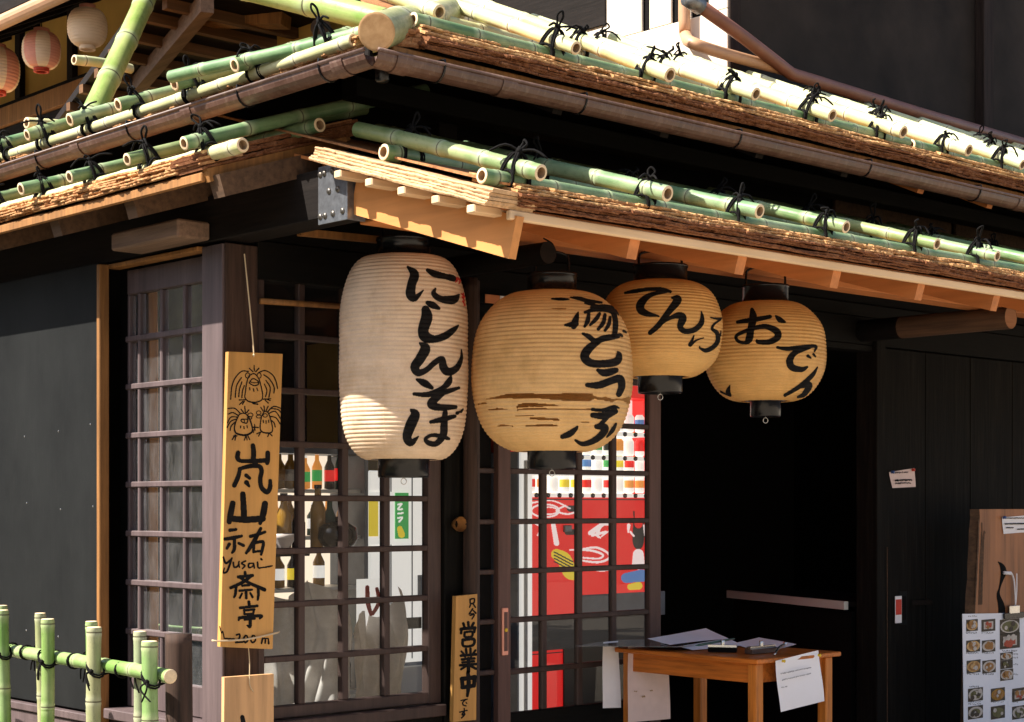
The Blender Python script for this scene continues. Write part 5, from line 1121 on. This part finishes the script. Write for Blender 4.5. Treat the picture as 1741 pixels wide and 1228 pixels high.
sheet('writing_paper', 'large bluish sheet of paper with a lifted corner on the table', 'paper', (tp(1100, 1086, .052), tp(1200, 1067, .058), tp(1262, 1098, .006), tp(1178, 1105, .006)), 'paper_blue', .003)
sheet('writing_pad', 'white paper pad under the second clip on the table', 'paper', (tp(1245, 1094, .010), tp(1290, 1083, .012), tp(1354, 1096, .006), tp(1300, 1110, .005)), 'paper_white', .002)
m = MB(); a, b = tp(1182, 1098, .05), tp(1248, 1086, .055); m.tube([a, a+(b-a)*.08, a+(b-a)*.1, a+(b-a)*.8, b], [.001, .005, .0055, .0055, .004], 'dark_green', 10); tag(m.obj('pen', None, True), 'dark green pen lying on the large sheet of paper', 'pen')
def clip(label, px0, py0, px1, py1, w, dz, mat):
    a, b = tp(px0, py0, dz), tp(px1, py1, dz); T = thing('paper_clamp', label, 'clamp', (a+b)/2, 'metal clamps on the table papers')
    u = (b-a).normalized(); nrm = V((-u.y, u.x, 0)); m = MB(); m.bar(a, b, .045, .022, mat); m.bar(a+V((0, 0, .016)), b+V((0, 0, .016)), .022, .012, 'steel')
    m.obj('jaw', T); c = (a+b)/2+V((0, 0, .022))
    m = MB(); m.lathe([(.010, 0), (.010, .020), (.008, .024), (.001, .025)], 'steel', 12, c); m.obj('knob', T, True)
clip('dark metal clamp with a silver knob on the large sheet', 1204, 1104, 1252, 1105, .05, .014, 'soft_black')
clip('ribbed metal clamp with a silver knob at the front table corner', 1272, 1108, 1315, 1104, .05, .014, 'copper')
m = MB(); a, b = tp(1316, 1113, .010), tp(1334, 1096, .018); m.tube(catmull([a, a+(b-a)*.5+V((0, 0, .012)), b], 5), .006, 'steel', 8); m.lathe([(.009, 0), (.009, .012), (.001, .014)], 'steel', 10, b); tag(m.obj('metal_hook', None, True), 'small bent steel hook on the right corner of the table', 'hook')
# notice pinned on the table's right side
def scrib(rows_, seed):
    rg = random.Random(seed); out = []
    for (xa, ya, xb, yb, r) in rows_:
        n = int(abs(xb-xa)/7)
        for i in range(n):
            x = xa+(xb-xa)*i/n; y = ya+(yb-ya)*i/n
            for _ in range(2): out.append([(x+rg.uniform(0, 3), y+rg.uniform(-3, 3), r), (x+rg.uniform(2, 6), y+rg.uniform(-3, 3), r)])
    return out
nx, ny = TX1+.02, TY0-.028
n0, n1, n2, n3 = [at(px, py, 'y', ny) for px, py in ((1318, 1124), (1393, 1106), (1400, 1192), (1328, 1211))]
nt_ = sheet('pinned_notice', 'curling white notice pinned to the right end of the table', 'notice', (n0, n1, n2, n3), 'paper_white', .006)
flat_ink(nt_, scrib(((1322, 465, 1515, 425, 2.2), (1330, 505, 1515, 462, 2.2), (1325, 552, 1365, 545, 2.2)), 3), (970, 1020), 3.704, at(1310, 1095, 'y', ny-.014), (1, 0, 0), (0, 0, -1), .35, .4, 'grey_text', 'handwriting', .0015, False)
for px, py in ((1330, 1124), (1391, 1114)):
    p = at(px, py, 'y', ny-.012); m = MB(); m.lathe([(.007, 0), (.005, -.006), (.008, -.012), (.001, -.014)], 'yellow', 10, p, 'y'); m.obj('push_pin', nt_, True)
# papers hanging from the back of the table
def hang(label, px0, py0, px1, py1, y, mat, seed):
    a, b = at(px0, py0, 'y', y), at(px1, py1, 'y', y)
    return sheet('hanging_paper', label, 'paper', ((a.x, y, a.z), (b.x, y, a.z), (b.x, y-.01, b.z), (a.x, y, b.z+.005)), mat, .005, 'papers hung under the table')
hang('narrow pale paper hanging left of the front table leg', 1025, 1092, 1052, 1203, TY1+.03, 'paper_white', 1)
pp = hang('wide pinkish paper hanging between the left table legs', 1068, 1100, 1136, 1222, TY1-.07, 'paper_pink', 2)
flat_ink(pp, scrib(((400, 575, 420, 580, 3), (450, 610, 470, 605, 4), (500, 570, 520, 575, 3)), 5), (970, 1020), 3.704, at(1060, 1090, 'y', TY1-.078), (1, 0, 0), (0, 0, -1), .3, .4, 'bamboo_inner', 'stain', .002, False)

# ------------------------------------------------------------------ right side: note, sticker, slab, menu
YD = .024
def note(label, pts, y, mat, rows_, o, s, seed, pins):
    q = [at(px, py, 'y', y) for px, py in pts]; t = sheet('paper_note', label, 'note', q, mat, .002, None, 6)
    xs = [p.x for p in q]; zs = [p.z for p in q]
    flat_ink(t, scrib(rows_, seed), o, s, (min(xs), y-.005, max(zs)), (1, 0, 0), (0, 0, -1), max(xs)-min(xs), max(zs)-min(zs), 'ink', 'handwriting', .0015, False)
    for px, py, mt in pins: p = at(px, py, 'y', y-.006); m = MB(); m.lathe([(.010, 0), (.007, -.006), (.010, -.014), (.001, -.016)], mt, 10, p, 'y'); m.obj('push_pin', t, True)
note('small pale pink note pinned high on the dark doors', ((1511, 803), (1555, 796), (1556, 828), (1517, 830)), YD, 'paper_pink', ((215, 115, 275, 112, 1.6), (215, 150, 290, 148, 2.4), (215, 162, 285, 160, 1.8)), (1440, 760), 2.625, 8, ((1516, 803, 'blue'), (1551, 799, 'tag_red')))
a, b = at(1521, 1014, 'y', YD), at(1532, 1059, 'y', YD); m = MB(); m.box((a.x, YD-.003, b.z), (b.x, YD, a.z), 'paper_white', .0005); m.box((a.x+.004, YD-.0045, b.z+.05), (b.x-.004, YD-.0032, a.z-.02), 'tag_red', .0003)
tag(m.obj('sticker'), 'narrow red and white sticker on the dark door', 'sticker')
a, b = at(825, 500, 'y', -.05), at(882, 521, 'y', -.05)
lb_ = thing('price_label', 'orange and white label fixed above the torn lantern', 'label', (a.x, -.05, a.z))
m = MB(); m.box((a.x, -.05, b.z), (a.x+(b.x-a.x)*.42, -.045, a.z), 'tag_orange', .001); m.obj('orange_half', lb_); m = MB(); m.box((a.x+(b.x-a.x)*.44, -.05, b.z), (b.x, -.045, a.z), 'paper_white', .001); wl = m.obj('white_half', lb_)
YS_ = -.30
sc_ = at(1700, 1000, 'y', YS_)
slab = thing('wood_slab', 'upright natural edged wooden slab standing at the right edge', 'wooden slab', (sc_.x, YS_, 0))
m = MB(); left = [(1661, 866), (1662, 880), (1660, 900), (1659, 930), (1657, 960), (1657, 985), (1654, 1010), (1653, 1040), (1650, 1080), (1647, 1150), (1645, 1240)]
Lp = [at(px, py, 'y', YS_) for px, py in left]; rgs = random.Random(4); n = len(Lp); vs = []
for i, p in enumerate(Lp):
    w_ = .62+.01*math.sin(i); vs += [p+V((-.012, .045, 0)), p+V((.022+.008*rgs.random(), 0, 0)), p+V((w_, 0, 0)), p+V((w_+.02, .05, 0))]
vs += [V((Lp[-1].x, YS_+.045, .05)), V((Lp[-1].x+.03, YS_, .05)), V((Lp[-1].x+.62, YS_, .05)), V((Lp[-1].x+.64, YS_+.05, .05))]; n += 1
fs = [(i*4+k, i*4+(k+1) % 4, (i+1)*4+(k+1) % 4, (i+1)*4+k) for i in range(n-1) for k in range(4)]+[(3, 2, 1, 0)]
m.add(vs, [f for k, f in enumerate(fs) if k % 4 or k == len(fs)-1], 'slab_wood'); m.add(vs, [f for k, f in enumerate(fs) if not k % 4 and k != len(fs)-1], 'log_wood'); m.obj('plank', slab)
flat_ink(slab, [[(1664+k*3+rgs.uniform(-2, 2), 880+rgs.uniform(0, 30), .8), (1663+k*3, 940+rgs.uniform(-30, 30), 1.2), (1659+k*3+rgs.uniform(-3, 3), 1030, .8)] for k in range(4)], (0, 0), 1, at(1655, 860, 'y', YS_), (1, 0, 0), (0, 0, -1), .4, .6, 'log_wood', 'grain_streak', .002)
flat_ink(slab, [[(1697,956,1),(1703,962,3.5),(1706,972,5),(1703,985,3),(1699,1000,1.5),(1697,1012,3),(1702,1030,5.5),(1703,1046,6)]], (0, 0), 1, at(1655, 930, 'y', YS_), (1, 0, 0), (0, 0, -1), .4, .5, 'soft_black', 'knot_crack', .002)
flat_ink(slab, [[(1726,968,3),(1728,972,3)]], (0, 0), 1, at(1655, 930, 'y', YS_), (1, 0, 0), (0, 0, -1), .4, .5, 'soft_black', 'knot_hole', .002)
note('white handwritten note pinned at the top of the wooden slab', ((1703, 880), (1772, 874), (1772, 903), (1706, 908)), YS_-.006, 'paper_white', ((480, 130, 900, 128, 3), (480, 190, 900, 186, 5), (495, 230, 570, 230, 4), (610, 245, 900, 240, 4)), (1630, 860), 6.144, 9, ((1706, 880, 'blue'),))
hk = thing('cord_hook', 'white cord loop on a hook holding a black clip on the slab', 'cord', at(1722, 975, 'y', YS_-.02))
m = MB(); m.tube(catmull([at(px, py, 'y', YS_-.02) for px, py in ((1709, 976), (1718, 974), (1723, 985), (1725, 1005), (1726, 1031))], 5), .005, 'paper_white', 8); m.tube(catmull([at(px, py, 'y', YS_-.022) for px, py in ((1726, 1031), (1728, 1005), (1728, 975))], 5), .004, 'paper_white', 8); m.tube([at(1706, 974, 'y', YS_-.01), at(1718, 975, 'y', YS_-.022)], .011, 'paper_white', 8); m.obj('cord', hk, True)
m = MB(); m.box(at(1717, 1030, 'y', YS_-.03), at(1731, 1043, 'y', YS_-.018), 'steel', .004); m.box(at(1708, 1043, 'y', YS_-.03), at(1740, 1050, 'y', YS_-.018), 'black_plastic', .002); m.obj('bulldog_clip', hk)
YQ = YS_-.012
mn = thing('menu_sheet', 'laminated menu sheet of food photos hanging on the wooden slab', 'menu', at(1700, 1130, 'y', YQ))
q = [at(px, py, 'y', YQ) for px, py in ((1636, 1044), (1795, 1041), (1795, 1290), (1639, 1290))]
m = MB(); m.add(q+[p+V((0, .003, 0)) for p in q], [(0, 1, 2, 3), (7, 6, 5, 4), (0, 4, 5, 1), (1, 5, 6, 2), (2, 6, 7, 3), (3, 7, 4, 0)], 'paper_blue'); m.obj('sheet', mn)
def dish(zx0, zy0, zx1, zy1, mats, seed):
    rg = random.Random(seed); a, b = at(1440+zx0/2.625, 760+zy0/2.625, 'y', YQ), at(1440+zx1/2.625, 760+zy1/2.625, 'y', YQ)
    m = MB(); m.add([(a.x, YQ-.0015, a.z), (b.x, YQ-.0015, a.z), (b.x, YQ-.0015, b.z), (a.x, YQ-.0015, b.z)], [(0, 1, 2, 3)], 'food_dark'); o = m.obj('food_photo', mn)
    cx, cz = (a.x+b.x)/2, (a.z+b.z)/2; rx, rz = abs(b.x-a.x)/2, abs(a.z-b.z)/2; m = MB()
    N_ = 4 if seed % 4 == 1 else 16; ph_ = math.pi/4 if N_ == 4 else 0
    for l, (k, mt) in enumerate(((.92, 'food_plate' if seed % 3 else mats[-2]), (.58+.2*rg.random(), mats[0]))): m.add([(cx+k*rx*1.05*math.cos(t+ph_), YQ-.0022-l*.0007, cz+k*rz*.95*math.sin(t+ph_)) for t in np.linspace(0, 2*math.pi, N_+1)[:-1]], [tuple(range(N_))], mt)
    for i in range(rg.randint(4, 11)):
        u, v_ = rg.uniform(-.5, .5)*rx, rg.uniform(-.5, .5)*rz; r = rg.uniform(.14, .3)*rx; m.add([(cx+u+r*math.cos(t), YQ-.0042-i*.0004, cz+v_+r*.7*math.sin(t)) for t in np.linspace(0, 6.28, 9)[:-1]], [tuple(range(8))], rg.choice(mats))
    m.obj('dish_print', o)
B_ = ('food_brown', 'bottle_amber', 'food_plate'); G_ = ('food_green', 'food_dark', 'food_plate'); R_ = ('food_red', 'food_brown', 'food_plate')
for i, (d, mt) in enumerate((((530, 772, 582, 820), B_), ((598, 772, 660, 820), R_), ((680, 772, 768, 830), G_), ((530, 865, 592, 912), B_), ((600, 865, 660, 912), B_), ((680, 836, 770, 895), R_), ((532, 955, 594, 1005), B_), ((602, 955, 662, 1005), B_), ((682, 920, 738, 948), B_), ((682, 955, 738, 986), G_), ((682, 995, 740, 1038), B_), ((538, 1080, 605, 1130), G_), ((640, 1080, 703, 1130), B_), ((735, 1080, 800, 1130), R_), ((538, 1160, 605, 1208), G_), ((640, 1160, 703, 1208), G_), ((735, 1160, 800, 1208), G_))): dish(*d, mt, i)
flat_ink(mn, scrib(((540, 755, 580, 755, 1.2), (530, 830, 580, 830, 1.4), (600, 830, 655, 830, 1.4), (530, 920, 590, 920, 1.4), (602, 920, 655, 920, 1.4), (535, 1014, 590, 1014, 1.4), (605, 1014, 655, 1014, 1.4), (692, 910, 760, 910, 1.6), (545, 1138, 600, 1138, 1.2), (642, 1138, 700, 1138, 1.2), (742, 1138, 790, 1138, 1.2), (540, 1148, 600, 1148, 1.2), (545, 1070, 590, 1070, 1.4), (742, 925, 790, 925, 1.4), (742, 940, 790, 940, 1.4), (742, 970, 790, 970, 1.4), (742, 1015, 790, 1015, 1.4), (775, 790, 820, 790, 1.4), (775, 850, 820, 850, 1.4)), 6), (1440, 760), 2.625, at(1636, 1040, 'y', YQ), (1, 0, 0), (0, 0, -1), .62, .9, 'grey_text', 'small_print', .0018, False, .001)
